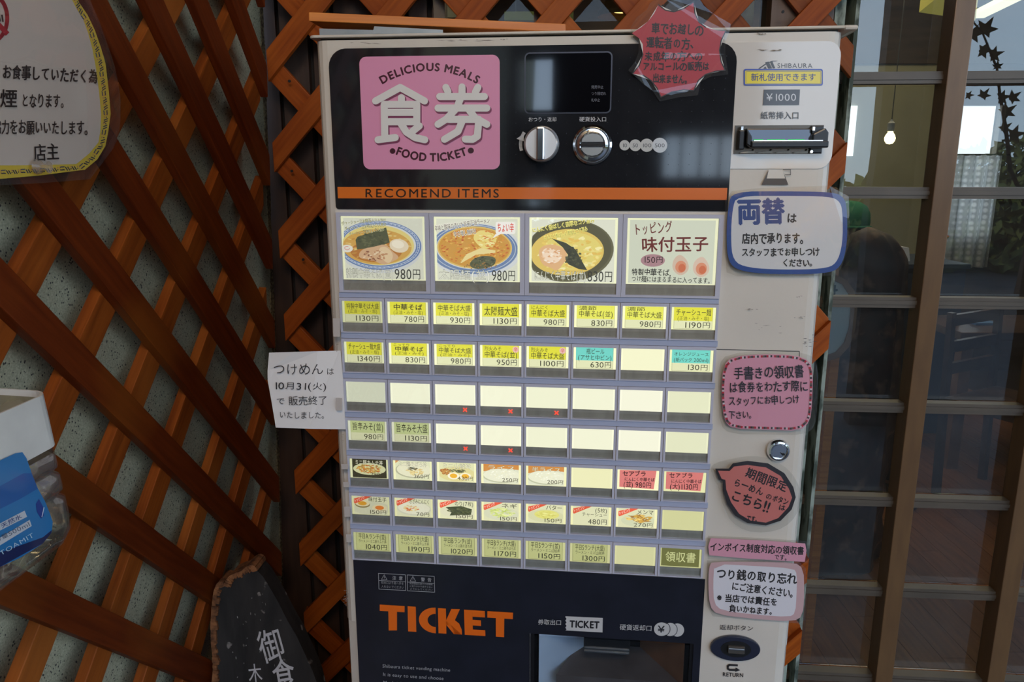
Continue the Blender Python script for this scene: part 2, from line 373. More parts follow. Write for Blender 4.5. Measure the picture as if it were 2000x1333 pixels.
# ------------------------------------------------------------------ the setting
M_['paving'] = noisy('paving_slab', (66, 63, 60), (52, 50, 48), 14, .8, per_object=False, bump=.2)
o = MB().box(-14, 22, -22, 1.36, -.06, 0).obj('floor', M_['paving']); tag(o, 'grey paved porch floor', kind='structure')
# left wall board with a ragged far edge
def left_board():
    mb = MB(); edge = [(1.338, 0), (1.346, .35), (1.342, .6), (1.336, .85), (1.331, 1.05), (1.325, 1.15), (1.319, 1.3), (1.314, 1.4), (1.306, 1.55), (1.300, 1.72), (1.298, 2.0), (1.290, 2.5)]
    E = []
    for i in range(len(edge)-1):
        for k in range(8):
            t = k/8; E.append((edge[i][0]*(1-t)+edge[i+1][0]*t+random.uniform(-.0022, .0022), edge[i][1]*(1-t)+edge[i+1][1]*t))
    E.append(edge[-1]); P = [(-3.2, 0)]+E+[(-3.2, 2.5)]; n = len(P)
    a = [LP.sz(s_, z, -.046) for s_, z in P]; b = [LP.sz(s_, z, -.062) for s_, z in P]
    mb.add(a+b, [tuple(range(n)), tuple(range(n, 2*n))[::-1]]+[(i, (i+1) % n, n+(i+1) % n, n+i) for i in range(n)])
    return mb
o = left_board().obj('wall_left', M_['speckle']); tag(o, 'pale speckled render board wall behind the left lattice', kind='structure')
M_['rawedge'] = noisy('raw_board_edge', (150, 132, 96), (60, 45, 30), 220, .9, per_object=False)
mb = MB()
for k in range(150):
    z = .2+k*.0145; s_ = 1.336-.0195*max(0, z-.4)-.0095
    w = random.uniform(.006, .013); a = LP.sz(s_-w/2, z-.0085, -.0445); b = LP.sz(s_+w/2+.004, z-.0085, -.0445); c = LP.sz(s_+w/2+.004, z+.0085, -.0445); d = LP.sz(s_-w/2, z+.0085, -.0445); q = Vector((-.002, 0, 0))
    mb.add([a, b, c, d, a+q, b+q, c+q, d+q], [(0, 1, 2, 3), (4, 7, 6, 5), (0, 4, 5, 1), (1, 5, 6, 2), (2, 6, 7, 3), (3, 7, 4, 0)])
o2 = mb.obj('raw_edge', M_['rawedge'], o); tag(o2, 'rough broken edge of the speckled board', kind='stuff')
# rear wall: vertical siding boards, a window in its upper part, a corner post
wall = MB(); BM = BP.mat()
wall.box(-.5, .93, .075, .10, 0, 1.50).box(-.5, .255, .075, .10, 1.5, 2.6).box(.86, .93, .075, .10, 1.5, 2.6)
wb_ = wall.obj('wall_back', mat('siding_backing', (26, 19, 15), .8), None, BM); tag(wb_, 'dark brown rear wall of vertical siding boards', kind='structure')
u = -.16; k = 0
while u < .26:
    w = (.046, .030, .062)[k % 3]; MB().box(u, min(u+w, .258), .066-(.004 if k % 2 else 0), .0755, .02, 2.5).obj('siding_board', M_['siding'], wb_, BM); u += w+.008; k += 1
MB().box(.262, .28, .045, .075, 1.42, 2.5).obj('window_frame', M_['alu2'], wb_, BM)
MB().box(.423, .444, .04, .075, 1.42, 2.5).obj('window_frame', noisy('window_frame_brown', (120, 92, 72), (104, 80, 62), 10, .5), wb_, BM)
MB().box(.262, .86, .05, .075, 1.40, 1.44).obj('window_sill', M_['alu2'], wb_, BM)
wg = glass('dusty_window_glass', (228, 230, 226), milk=.01, boost=.3, cap=.012)
o = MB().box(.28, .86, .058, .060, 1.44, 2.5).obj('window_1', wg, None, BM); tag(o, 'window glass behind the rear lattice above the machine', kind='structure')
M_['post'] = noisy('grey_brown_post', (128, 108, 94), (112, 94, 82), 10, .6, stretch=(6, 6, 1), bump=.15)
o = MB().box(.79, .885, .028, .10, 0, 2.6).obj('trim_1', M_['post'], None, BM); tag(o, 'grey brown corner post beside the glazed door', kind='structure')
M_['oldpaint'] = noisy('weathered_pale_paint', (158, 168, 152), (70, 80, 68), 45, .7, stretch=(1, 1, .5), per_object=False, lo=.45, hi=.6)
o = MB().box(.887, .903, .03, .10, 0, 2.6).box(.918, .924, .03, .10, 0, 2.6).obj('trim_2', M_['oldpaint'], None, BM); tag(o, 'pale green weathered strip between post and door', kind='structure')
o = MB().box(-.9, 7, -.4, .1, 2.55, 2.7).obj('trim_3', M_['siding'], None, BM); tag(o, 'brown lintel beam above the door', kind='structure')

# lattice panels: every slat a part of its own
def slat(parent, P3, a, b, half, off, th, m, name='slat'):
    """bar in a wall plane from a to b (in-plane), ends cut upright; P3 maps (s, z, off) to the room"""
    (s0, z0), (s1, z1) = a, b
    c = [(s0, z0-half), (s1, z1-half), (s1, z1+half), (s0, z0+half)]
    V = [P3(x, z, off) for x, z in c]+[P3(x, z, off-th) for x, z in c]
    ex = (V[1]-V[0]).normalized(); ny = (V[4]-V[0]); ny = (ny-ex*ny.dot(ex)).normalized(); ez = ex.cross(ny)
    M = Matrix((ex, ny, ez)).transposed().to_4x4(); M.translation = (V[0]+V[2])/2; Mi = M.inverted()
    mb = MB(); mb.add([Mi @ v for v in V], [(0, 1, 2, 3), (7, 6, 5, 4), (0, 4, 5, 1), (1, 5, 6, 2), (2, 6, 7, 3), (3, 7, 4, 0)])
    return mb.obj(name, m, parent, M, bevel=.0012)
def clip(c, m, s0, s1, z0, z1):      # line z = c + m s inside the panel
    pts = []
    lo, hi = s0, s1
    for zz in (z0, z1):
        t = (zz-c)/m
        if m > 0:
            if zz == z0: lo = max(lo, t)
            else: hi = min(hi, t)
        else:
            if zz == z1: lo = max(lo, t)
            else: hi = min(hi, t)
    return (lo, hi) if hi-lo > .05 else None
lat = empty('lattice_panel', T(LP.sz(.7, 0)), 'stained wooden diagonal lattice along the left wall in front of the speckled board', 'lattice', 'wooden lattice panels')
cA = [.43, .57, .71, .85, .99, 1.13, 1.27, 1.41, 1.55, 1.69, 1.8325, 1.98, 2.121, 2.261, 2.395, 2.526, 2.658, 2.791, 2.92, 3.05, 3.18, 3.31]
cB = [-.9, -.74, -.58, -.43, -.27, -.11, .046, .223, .383, .545, .700, .85, 1.0, 1.15, 1.30, 1.45, 1.60, 1.75, 1.90, 2.05]
SL0, SL1 = -.6, 1.203
for c in cB:
    r = clip(c+.023, .98, SL0, SL1, .03, 2.25)
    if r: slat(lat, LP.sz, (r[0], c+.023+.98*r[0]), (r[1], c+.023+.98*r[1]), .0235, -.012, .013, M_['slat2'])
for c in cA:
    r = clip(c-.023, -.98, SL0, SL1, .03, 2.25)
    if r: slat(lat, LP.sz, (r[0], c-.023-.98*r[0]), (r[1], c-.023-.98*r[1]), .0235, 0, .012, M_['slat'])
MB().box(-.028, 0, 0, .02, .02, 2.2).obj('batten', M_['slat'], lat, T(LP.sz(SL1-.35, 0, -.04)) @ Matrix.Rotation(-LAZ, 4, 'Z'))
lb = empty('lattice_panel', T(BP.at(.45, 0)), 'stained wooden diagonal lattice on the rear wall behind the ticket machine', 'lattice', 'wooden lattice panels')
BZ = lambda u, z, off: BP.at(u, z, off)
Z0, LR, MR, UW = 1.6185, .142, 1.087, .914
TIPS = (-1, -3, -6, -7)
for k in range(-19, 6):
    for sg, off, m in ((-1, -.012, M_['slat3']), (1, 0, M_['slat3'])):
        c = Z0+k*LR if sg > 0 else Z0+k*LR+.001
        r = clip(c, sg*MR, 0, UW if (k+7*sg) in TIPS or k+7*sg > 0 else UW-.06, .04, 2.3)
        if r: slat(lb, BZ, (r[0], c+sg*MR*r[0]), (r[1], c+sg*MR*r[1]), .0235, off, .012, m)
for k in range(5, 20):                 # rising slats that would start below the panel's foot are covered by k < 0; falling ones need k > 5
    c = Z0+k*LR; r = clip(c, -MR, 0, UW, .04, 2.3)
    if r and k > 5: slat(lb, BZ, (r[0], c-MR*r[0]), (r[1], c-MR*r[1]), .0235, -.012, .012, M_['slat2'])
MB().box(.44, .47, .024, .045, .02, 2.3).obj('batten', M_['slat'], lb, BM)
for uu, zz in ((.035, 1.595), (.03, 1.455), (.04, 1.31), (.62, 1.70), (.8, 1.69)):
    MB().lathe([(.0022, -.001), (.0022, .001)], (uu, -.0006, zz), 10, 'y').obj('nail_head', M_['slotdark'], lb, BM)

# glazed door: stiles, rails, panes
DM = DP.mat()
dr = MB().box(.36, .405, -.012, .03, .02, 2.25).box(.36, 1.65, -.004, .03, 2.2, 2.25).box(.36, 1.65, -.004, .03, .02, .075).obj('door_1', M_['alu'], None, DM); tag(dr, 'bronze framed sliding door with small glass panes, right of the machine', kind='structure')
rails = [.0985+.1818*k for k in range(1, 12)]; stiles = [.587+.2006*k for k in range(0, 6)]
rz = [.154, .337, .520, .703, .882, 1.0595, 1.246, 1.429, 1.610, 1.792, 1.974, 2.156]
for k, su in enumerate(stiles): MB().box(su, su+.0305, -.020, .022, .05, 2.2).obj('door_stile', M_['alu'], dr, DM, bevel=.0015)
ed = [.405-.0005]+[s_ for s_ in stiles]
for i, z in enumerate(rz):
    for j, su in enumerate(stiles[:5]):
        u0 = (.40 if j == 0 else stiles[j-1]+.0305); mb = MB()
        mb.box(u0, su, -.004, .016, z-.0185, z).box(u0, su, -.007, -.004, z-.0125, z-.0055)
        mb.obj('door_rail', M_['alu2'], dr, DM)
GL = glass('dusty_door_glass', (222, 228, 224), milk=.018, rough=.0, wave=.03, wscale=5, boost=1.5, cap=.25)
for i in range(len(rz)):
    z1 = rz[i]-.0185; z0 = (rz[i-1] if i else .075)
    for j, su in enumerate(stiles[:5]):
        u0 = (.405 if j == 0 else stiles[j-1]+.0305)
        q = MB().box(u0, su, .0195, .0205, z0, z1).obj('glass_pane', GL, dr, DM)

o = MB().box(1.62, 6.5, -.004, .09, 0, 2.6).obj('wall_front_right', M_['siding'], None, DM); tag(o, 'brown outer wall right of the glazed door', kind='structure')
# porch shell behind and above the camera, only known from its reflections and shade
M_['dwood'] = noisy('dark_porch_timber', (58, 42, 32), (42, 30, 23), 6, .7, stretch=(1, 1, 8))
o = MB().box(-1.6, 7.5, -1.2, 1.6, 2.56, 2.70).obj('ceiling', M_['dwood']); tag(o, 'dark timber porch ceiling', kind='structure')

# ------------------------------------------------------------------ dining room behind the door
fl = MB().box(-2, 6, 1.36, 5.6, -.05, -.006).obj('floor', mat('plank_joint', (44, 28, 20), .8)); tag(fl, 'warm brown plank floor of the dining room', kind='structure')
M_['floorwood'] = noisy('dining_floor_plank', (142, 92, 56), (118, 74, 44), 5, .33, stretch=(14, 1, 14), coat=.15)
RF = Matrix.Rotation(radians(-2.5), 4, 'Z')
for i in range(30):
    x = .42+i*.0893; y = 1.45-random.random()*.9
    while y < 5.5:
        L = random.choice((.9, 1.2, 1.5)); y1 = min(y+L, 5.5); y0 = max(y, 1.42)
        if y1-y0 > .05: MB().box(x, x+.0873, y0, y1-.0015, -.004, 0).obj('plank', M_['floorwood'], fl)
        y = y1
M_['olive'] = noisy('olive_beige_plaster', (166, 162, 138), (154, 150, 126), 3, .9, per_object=False)
M_['dkwall'] = noisy('dark_brown_panelling', (78, 62, 50), (60, 48, 39), 5, .7, stretch=(1, 1, 6), per_object=False)
V55 = Plane((0, 5.5, 0), (1, 0, 0), (0, -1, 0)); wa = V55.P(1852, 420); wb2 = V55.P(1869, 206); wc = V55.P(1927, 420); wtop = V55.P(1800, 125).z; wwin = wb2.z
wx = MB().box(-2, wa.x, 5.5, 5.6, 0, wtop).obj('wall_dining_room', M_['olive']); tag(wx, 'olive beige dining room wall', kind='structure')
o = MB().box(-2, 6, 5.48, 5.6, wtop, 2.75).box(wa.x, wb2.x, 5.5, 5.6, 0, wtop).box(wb2.x, wc.x, 5.5, 5.6, 0, 1.0).box(wb2.x, wc.x, 5.5, 5.6, wwin, wtop).box(wc.x, 6, 5.5, 5.6, 0, wtop).obj('wall_dining_room', M_['dkwall']); tag(o, 'dark brown panelled part of the dining room wall', kind='structure')
wl0 = V55.P(1638, 207); wl1 = V55.P(1664, 305)
o = MB().box(wl0.x, wl1.x, 5.485, 5.4999, wl1.z, wl0.z).obj('window_3', mat('bright_window_daylight', (235, 242, 255), .5, emit=2.0)); tag(o, 'narrow bright daylit window in the olive wall', kind='structure')
o = MB().box(-2, 6, 1.6, 5.6, 2.68, 2.78).obj('ceiling', mat('dining_ceiling', (96, 84, 66), .8)); tag(o, 'brown dining room ceiling', kind='structure')
o = MB().box(5.9, 6, 1.4, 5.6, 0, 2.7).obj('wall_right', M_['dkwall']); tag(o, 'dark right wall of the dining room', kind='structure')
o = MB().box(-2.1, -2, 1.45, 5.6, 0, 2.7).obj('wall_inner_left', M_['olive']); tag(o, 'inner left wall of the dining room', kind='structure')
o = MB().box(wb2.x, wc.x, 5.56, 5.57, 1.0, wwin).obj('window_2', mat('bright_window_daylight', (235, 242, 255))); tag(o, 'bright daylit window at the far end of the dining room', kind='structure')
MB().box(wb2.x-.02, wb2.x+.01, 5.47, 5.52, 1.0, wwin).obj('window_frame', M_['alu2'], o); MB().box(wc.x-.01, wc.x+.02, 5.47, 5.52, 1.0, wwin).obj('window_frame', M_['alu2'], o)
o = MB().box(-1.9, 5.8, 4.2, 4.34, 2.42, 2.52).obj('trim_4', noisy('orange_beam', (176, 116, 60), (150, 96, 46), 5, .5, stretch=(1, 9, 9))); tag(o, 'orange brown beam under the dining room ceiling', kind='structure')

# ------------------------------------------------------------------ the ticket machine
MM = MP.mat(); FL = -MZ
mach = empty('ticket_machine', MP.mat(.219, FL, -.18), 'white restaurant ticket vending machine with rows of lit yellow menu buttons', 'vending machine')
TOPV = .2348
oz = -.405                                            # lower end of the ticket tray opening
ou0, ov0 = MP.uv(1037, 1240); ou1, ov1 = MP.uv(1355, 1254); ov0 = (ov0+ov1)/2
def outer(ins=0): return [(-.0125, .36), (-.0125, .012)]+[(-.0125+.012*(1-cos(a)), .012*(1-sin(a))) for a in (.4, .8, 1.2)]+[(0, 0), (.438, 0)]+[(.438+.012*sin(a), .012*(1-cos(a))) for a in (.4, .8, 1.2)]+[(.45, .012), (.45, .36)]
mb = MB(); mb.prism(outer(), ov0, TOPV)
mb.prism([(-.0125, .36), (-.0125, .012), (-.009, .0035), (0, 0), (ou0, 0), (ou0, .09), (ou1, .09), (ou1, 0), (.438, 0), (.4465, .0035), (.45, .012), (.45, .36)], oz-.12, ov0)
mb.prism(outer(), FL+.02, oz-.12)
mb.obj('cabinet', M_['white'], mach, MM)
for x in (0, .40): MB().box(x, x+.04, .03, .07, FL, FL+.02).box(x, x+.04, .28, .32, FL, FL+.02).obj('foot', M_['dark'], mach, MM)
# lid: thin plate with a rolled lip, dark strip put in as the shadow gap under it
MB().box(-.008, .446, .006, .36, TOPV, .2368).obj('lid_gap_shade', M_['dark'], mach, MM)
MB().prism(rrect(-.0165, -.0025, .4585, .372, .006), .2368, .2392).obj('lid', M_['white'], mach, MM, bevel=.0012)
MB().tube([(.4495, -.001, .2375), (.4585, -.0005, .2375), (.4600, .01, .2375), (.4600, .30, .2375)], .0020, 8).obj('lid_lip', M_['white'], mach, MM)
def fr(off): return lambda x, y, l: MP.P(x, y, off+l)
def panel(name, px, m, off=.0008, parent=mach):
    """flat sheet with thickness, outline read off the photograph in pixels, lying on the machine's front"""
    uvs = [MP.uv(x, y, off) for x, y in px]
    return MB().prism(uvs, -off, -.00001, 'y').obj(name, m, parent, MM)
def uvpanel(name, uvs, m, off, parent=mach, y1=-.00001): return MB().prism(uvs, -off, y1, 'y').obj(name, m, parent, MM)
# upper black panel
bp_ = uvpanel('upper_panel', rrect(.0010, .2275, .3625, .0845, [.016, .016, .001, .003]), M_['black'], .0012)
p = Print(lambda x, y, l: MP.at(x, -y, .0013+l))
p.poly([(.0036, -.1050), (.3610, -.1050), (.3610, -.0945), (.0036, -.0945)], (222, 112, 30))
p.text('RECOMEND ITEMS', *MP.uv(712, 385), *MP.uv(976, 386), .0, (30, 20, 14)) if False else None
p.obj('orange_stripe', GLOSSPRINT, mach)
p = Print(fr(.0015)); p.text('RECOMEND ITEMS', 712, 385.5, 976, 386, 17.5, (36, 22, 14), .012, track=.12)
# faint dots of the panel pattern
for i in range(0, 40):
    for j in range(0, 14):
        q = MP.at(.006+i*.0091, .094+j*.0091, 0)
p.obj('lettering', GLOSSPRINT, mach)
dots = MB()
for i in range(39):
    for j in range(14):
        x, z = .008+i*.0091, .098+j*.0091
        dots.add([(x-.0004, -.00125, z), (x, -.00125, z-.0004), (x+.0004, -.00125, z), (x, -.00125, z+.0004)], [(0, 1, 2, 3)])
tag(dots.obj('dot_pattern', mat('dot_grey', (52, 53, 55), .2), mach, MM), kind='stuff')
# pink sign
uvp = [MP.uv(*q) for q in ((703, 110), (977, 109), (976.5, 331), (711, 331))]
x0 = (uvp[0][0]+uvp[3][0])/2; x1 = (uvp[1][0]+uvp[2][0])/2; z1 = (uvp[0][1]+uvp[1][1])/2; z0 = (uvp[2][1]+uvp[3][1])/2
uvpanel('pink_sign', rrect(x0, z1, x1, z0, .0065), mat('pink_sign', (226, 150, 180), .3, coat=.4), .0022, y1=-.0011)
C5 = lambda x, y: (580+x/4.1667, y/4.1667)
pk = Print(lambda x, y, l: MP.P(580+x/4.1667, y/4.1667, .0023+l))
pk.arc('DELICIOUS MEALS', 1082, 1318, 742, -31.8, 31.6, 62, (70, 16, 34), .022)
pk.cut(); pk.arc('FOOD TICKET', 1100, 520, 793, -22.2, 21.8, 64, (66, 18, 34), .022, inside=True)
pk.cut(); pk.poly(ell(778, 1230, 23, 23, 16), (66, 18, 34)); pk.cut(); pk.poly(ell(1415, 1226, 25, 24, 16), (66, 18, 34))
def strokes(pr, segs, w, col, dx=0, dy=0):
    pr.l += 1
    for seg in segs:
        for i in range(len(seg)-1):
            a = Vector((seg[i][0]+dx, seg[i][1]+dy)); b = Vector((seg[i+1][0]+dx, seg[i+1][1]+dy)); d = (b-a).normalized(); q = Vector((-d.y, d.x))*w/2
            pr.raw([a-q, b-q, b+q, a+q], [(0, 1, 2, 3)], col); pr.l += .07
        for pt in seg: pr.raw(ell(pt[0]+dx, pt[1]+dy, w/2, w/2, 14), [tuple(range(14))], col); pr.l += .07
shoku = [[(640, 822), (840, 712), (1038, 822)], [(850, 795), (850, 830)], [(710, 850), (975, 850)], [(710, 850), (715, 1130)], [(975, 850), (975, 1000)], [(715, 915), (970, 915)], [(715, 992), (970, 992)],
         [(660, 1138), (800, 1120)], [(848, 1010), (890, 1075), (960, 1120), (1040, 1138)], [(995, 1025), (945, 1065)]]
ken = [[(1212, 712), (1228, 745)], [(1343, 708), (1343, 770), (1300, 880), (1215, 970), (1148, 1012)], [(1472, 712), (1452, 750)], [(1162, 786), (1525, 786)], [(1148, 880), (1545, 880)], [(1390, 880), (1450, 960), (1545, 1012)],
       [(1235, 972), (1480, 972)], [(1345, 985), (1310, 1070), (1200, 1135)], [(1480, 972), (1468, 1110), (1430, 1135), (1370, 1133)]]
pk.cut(); strokes(pk, shoku+ken, 60, (130, 62, 90), 10, 14)
strokes(pk, shoku+ken, 58, (226, 222, 214))
pk.obj('lettering', GLOSSPRINT, mach)
# display window
uvd = [MP.uv(*q) for q in ((1027, 106), (1194, 104), (1193, 219), (1027, 219))]
x0 = uvd[3][0]; x1 = uvd[1][0]; z1 = uvd[0][1]; z0 = uvd[2][1]
MB().prism(rrect(x0-.0012, z1+.0012, x1+.0012, z0-.0012, .0045), -.0018, -.0011, 'y').obj('display_rim', mat('rim_grey', (90, 90, 96), .3, 1), mach, MM)
dsp = MB().prism(rrect(x0, z1, x1, z0, .0035), -.0022, -.0011, 'y').obj('display', M_['display'], mach, MM)
C6 = lambda off: (lambda x, y, l: MP.P(980+x/4.1667, y/4.1667, off+l))
p = Print(C6(.0024))
p.text('発売中止', 728, 722, 828, 722, 27, (120, 122, 130)); p.cut(); p.text('つり銭切れ', 728, 775, 850, 775, 27, (120, 122, 130)); p.cut(); p.text('札中止', 728, 828, 800, 828, 27, (120, 122, 130))
p.obj('lettering', GLOSSPRINT, mach)
p = Print(C6(.0014))
p.text('おつり・返却', 215, 990, 447, 990, 36, (200, 200, 200), .006); p.cut(); p.text('硬貨投入口', 630, 990, 855, 990, 38, (200, 200, 200), .006)
for cx, r, t in ((1000, 42, '10'), (1087, 48, '50'), (1180, 54, '100'), (1286, 61, '500')):
    p.cut(); p.poly(ell(cx, 1183, r, r, 28), (196, 196, 190) if t != '500' else (205, 210, 212)); w = {2: 22, 3: 36}[len(t)]+(r-42)*.35
    p.text(t, cx-w, 1199, cx+w, 1199, 32, (70, 74, 76), .004)
p.cut(); p.line(ell(325, 1175, 172, 172, 12, 165, 212), 26, (190, 190, 188)); p.poly([(120, 1130), (180, 1088), (178, 1150)], (190, 190, 188))
p.obj('lettering', GLOSSPRINT, mach)
# change return knob
ku, kv = MP.uv(1058, 282); r = (MP.uv(1091, 282)[0]-ku)
kb = MB().lathe([(r*1.04, 0), (r*1.04, -.004), (r*.97, -.009), (r*.90, -.0105), (0.0001, -.0105)], (ku, 0, kv), 40, 'y').obj('return_knob', M_['chrome'], mach, MM, smooth=False)
kb.data.materials[0] = M_['satin']
MB().prism([(ku-.0035, kv-r*.93), (ku+.0035, kv-r*.93), (ku+.0035, kv+r*.93), (ku-.0035, kv+r*.93)], -.019, -.0105, 'y').obj('grip_bar', M_['chrome'], kb, MM, bevel=.0012)
su, sv = MP.uv(1157, 283); r = MP.uv(1195, 283)[0]-su
cs_ = MB().lathe([(r, 0), (r, -.003), (r*.90, -.0045), (r*.86, -.0035), (r*.80, -.0035), (r*.76, -.006), (r*.66, -.0065), (r*.60, -.004), (.0001, -.004)], (su, 0, sv), 44, 'y').obj('coin_slot', M_['chrome'], mach, MM)
for s_ in (1, -1):
    MB().prism([(su+x*r, sv+y*r) for x, y in ([(-.55, .14*s_), (.55, .14*s_)]+[(.55*cos(a), s_*(.14+.42*sin(a))) for a in (.3, .7, 1.1, 1.57, 2.0, 2.4, 2.8)])], -.0062, -.004, 'y').obj('face_plate', mat('satin_nickel', (196, 192, 184), .3, 1), cs_, MM)
MB().box(su-r*.58, su+r*.58, -.0068, -.004, sv-r*.05, sv+r*.05).obj('slit', M_['slotdark'], cs_, MM)
# lower black panel in pieces around the tray opening
ub0 = .0008; ub1 = .3625; vb = -.2792
lp = MB()
lp.prism([(ub0, vb), (ub1, vb), (ub1, ov0), (ub0, ov0)], -.0012, -.00001, 'y').prism([(ub0, ov0), (ou0, ov0), (ou0, -.62), (ub0, -.62)], -.0012, -.00001, 'y')
lp.prism([(ou1, ov0), (ub1, ov0), (ub1, -.62), (ou1, -.62)], -.0012, -.00001, 'y').prism([(ou0, oz-.12), (ou1, oz-.12), (ou1, -.62), (ou0, -.62)], -.0012, -.00001, 'y')
lp.obj('lower_panel', noisy('lower_panel_navy', (30, 32, 40), (34, 36, 46), 30, .16, per_object=False), mach, MM)
C7 = lambda off: (lambda x, y, l: MP.P(660+x/5.263, 1080+y/5.263, off+l))
p = Print(C7(.0014)); OR = (232, 106, 20)
sl = lambda x, y: (x, y+(x-430)*.0607)
def tp(pts, col=OR): p.poly([sl(*q) for q in pts], col)
tp([(430, 535), (685, 535), (685, 599), (430, 599)]); tp([(518, 599), (607, 599), (607, 790), (522, 796)])
tp([(716, 535), (800, 535), (806, 793), (722, 793)])
th = [radians(a) for a in range(90, 271, 12)]
p.ring([sl(1004+172*cos(a), 664-132*sin(a)) for a in th]+[sl(1006, 797)], [sl(1004+82*cos(a), 664-68*sin(a)) for a in th]+[sl(1006, 733)], OR)
tp([(1028, 535), (1110, 535), (1115, 793), (1034, 793)]); tp([(1166, 535), (1254, 532), (1200, 655), (1112, 690), (1112, 655)])
p.ring([sl(*q) for q in ((1112, 660), (1190, 640), (1245, 680), (1272, 740), (1276, 793))], [sl(*q) for q in ((1112, 700), (1150, 704), (1178, 728), (1190, 757), (1192, 793))], OR)
tp([(1296, 535), (1382, 535), (1388, 793), (1304, 793)]); tp([(1382, 535), (1510, 535), (1512, 602), (1384, 602)]); tp([(1384, 634), (1470, 634), (1472, 692), (1386, 692)]); tp([(1386, 733), (1514, 733), (1516, 793), (1388, 793)])
tp([(1536, 535), (1800, 535), (1798, 602), (1536, 602)]); tp([(1623, 602), (1710, 602), (1708, 793), (1624, 793)])
GR = (170, 170, 172)
p.cut(); p.text('Shibaura ticket vending machine', 456, 1182, 1156, 1226, 36, GR); p.cut(); p.text('It is easy to use and choose', 460, 1268, 1088, 1312, 36, GR); p.cut(); p.text('Meal ticket vending machine', 462, 1352, 1100, 1396, 36, GR)
for q, hd, ls in ((((417, 213), (694, 229), (697, 390), (422, 376)), '注意', ('取出口より奥へ手を', '入れないでください')), (((712, 230), (990, 245), (994, 408), (716, 393)), '警告', ('転倒事故を防ぐため機械', 'に寄りかかり揺すらない', 'ようにしてください'))):
    p.cut(); p.line(q, 5, GR, closed=True); a, b, c, d = [Vector(v) for v in q]
    p.line([a.lerp(d, .45), b.lerp(c, .45)], 4, GR)
    o1 = a.lerp(d, .36); dv = (b-a)/277
    p.text(hd[0], *(o1+dv*138), *(o1+dv*180), 40, GR, .012); p.text(hd[1], *(o1+dv*205), *(o1+dv*247), 40, GR, .012)
    t0 = a.lerp(d, .38)+dv*28; t1 = t0+dv*58; tm = (t0+t1)/2-Vector((0, 50)); p.line([t0, t1, tm], 4, GR, closed=True); p.line([tm+Vector((0, 16)), tm+Vector((0, 36))], 4, GR)
    n = len(ls)
    for i, t in enumerate(ls):
        o2 = a.lerp(d, .45+.5*(i+.8)/n)+dv*22; p.text(t, *o2, *(o2+dv*235), 52/n+2, (150, 150, 152))
p.obj('lettering', GLOSSPRINT, mach)
C8 = lambda off: (lambda x, y, l: MP.P(1020+x/5.263, 1080+y/5.263, off+l))
p = Print(C8(.0014)); W1 = (196, 194, 190)
p.text('券取出口', 160, 740, 405, 748, 54, W1, .004); p.cut(); p.text('硬貨返却口', 1000, 795, 1335, 808, 58, W1, .004)
p.cut(); zz = [(445, 655), (828, 673), (825, 822), (445, 801)]
for i in range(8): zz.append((456 if i % 2 == 0 else 443, 790-i*18))
p.poly(zz, W1); p.text('TICKET', 486, 768, 795, 780, 72, (30, 30, 34), .06, lat=1.25)
p.cut()
for cx, cy in ((1594, 797), (1520, 791)): p.poly(ell(cx, cy, 70, 68), W1); p.line(ell(cx-78, cy-5, 78, 74, 14, -70, 70), 7, (30, 32, 40))
p.poly(ell(1432, 788, 78, 70), W1); p.text('¥', 1392, 820, 1470, 824, 70, (30, 30, 34), .03)
p.obj('lettering', GLOSSPRINT, mach)
# ticket tray: sloped steel chute, ticket mouth with two bright bars, clear flap
tr = MB().box(ou0, ou1, .055, .06, oz-.12, ov0).box(ou0-.001, ou0+.0035, 0, .06, oz-.12, ov0).box(ou1-.0035, ou1+.001, 0, .06, oz-.12, ov0).obj('tray_back', M_['dark'], mach, MM)
um = lambda t: ou0+(ou1-ou0)*t
MB().add([(um(.05), .003, ov0-.001), (um(.36), .05, ov0-.001), (um(.36), .05, ov0-.11), (um(.05), .003, ov0-.20)], [(0, 1, 2, 3)]).add([(um(.05), .0035, ov0-.001), (um(.36), .0505, ov0-.001), (um(.36), .0505, ov0-.11), (um(.05), .0035, ov0-.20)], [(3, 2, 1, 0)]).obj('chute_plate', noisy('steel_painted_sky_glare', (206, 214, 226), (186, 196, 210), 20, .3, metal=.25), tr, MM)  # bright sky reflection painted into the plate as pale blue
MB().add([(um(.95), .003, ov0-.001), (um(.70), .05, ov0-.001), (um(.70), .05, ov0-.11), (um(.95), .003, ov0-.16), (um(.95), .004, ov0-.001), (um(.70), .051, ov0-.001), (um(.70), .051, ov0-.11), (um(.95), .004, ov0-.16)], [(0, 1, 2, 3), (7, 6, 5, 4)]).obj('chute_plate', noisy('steel_painted_warm_glare', (150, 108, 78), (120, 84, 60), 20, .35, metal=.3), tr, MM)  # orange brown reflection on the steel put into its colour
MB().add([(um(.16), .006, ov0-.052), (um(.93), .006, ov0-.052), (um(.72), .05, ov0-.042), (um(.30), .05, ov0-.042), (um(.16), .006, ov0-.066), (um(.93), .006, ov0-.066)], [(0, 1, 2, 3), (0, 4, 5, 1)]).obj('ticket_shelf', noisy('warm_steel_shelf', (120, 108, 104), (100, 88, 84), 20, .3, metal=.4), tr, MM)
MB().add([(um(.24), .012, ov0-.067), (um(.86), .012, ov0-.067), (um(.70), .05, ov0-.12), (um(.38), .05, ov0-.12)], [(0, 1, 2, 3)]).obj('chute_floor', mat('steel_orange_reflection_tint', (140, 88, 56), .35, .3), tr, MM)  # plain steel coloured copper for the warm reflection in it
mo = MB().box(um(.33), um(.62), .012, .05, ov0-.026, ov0-.004).obj('ticket_mouth', M_['dark'], tr, MM, bevel=.001)
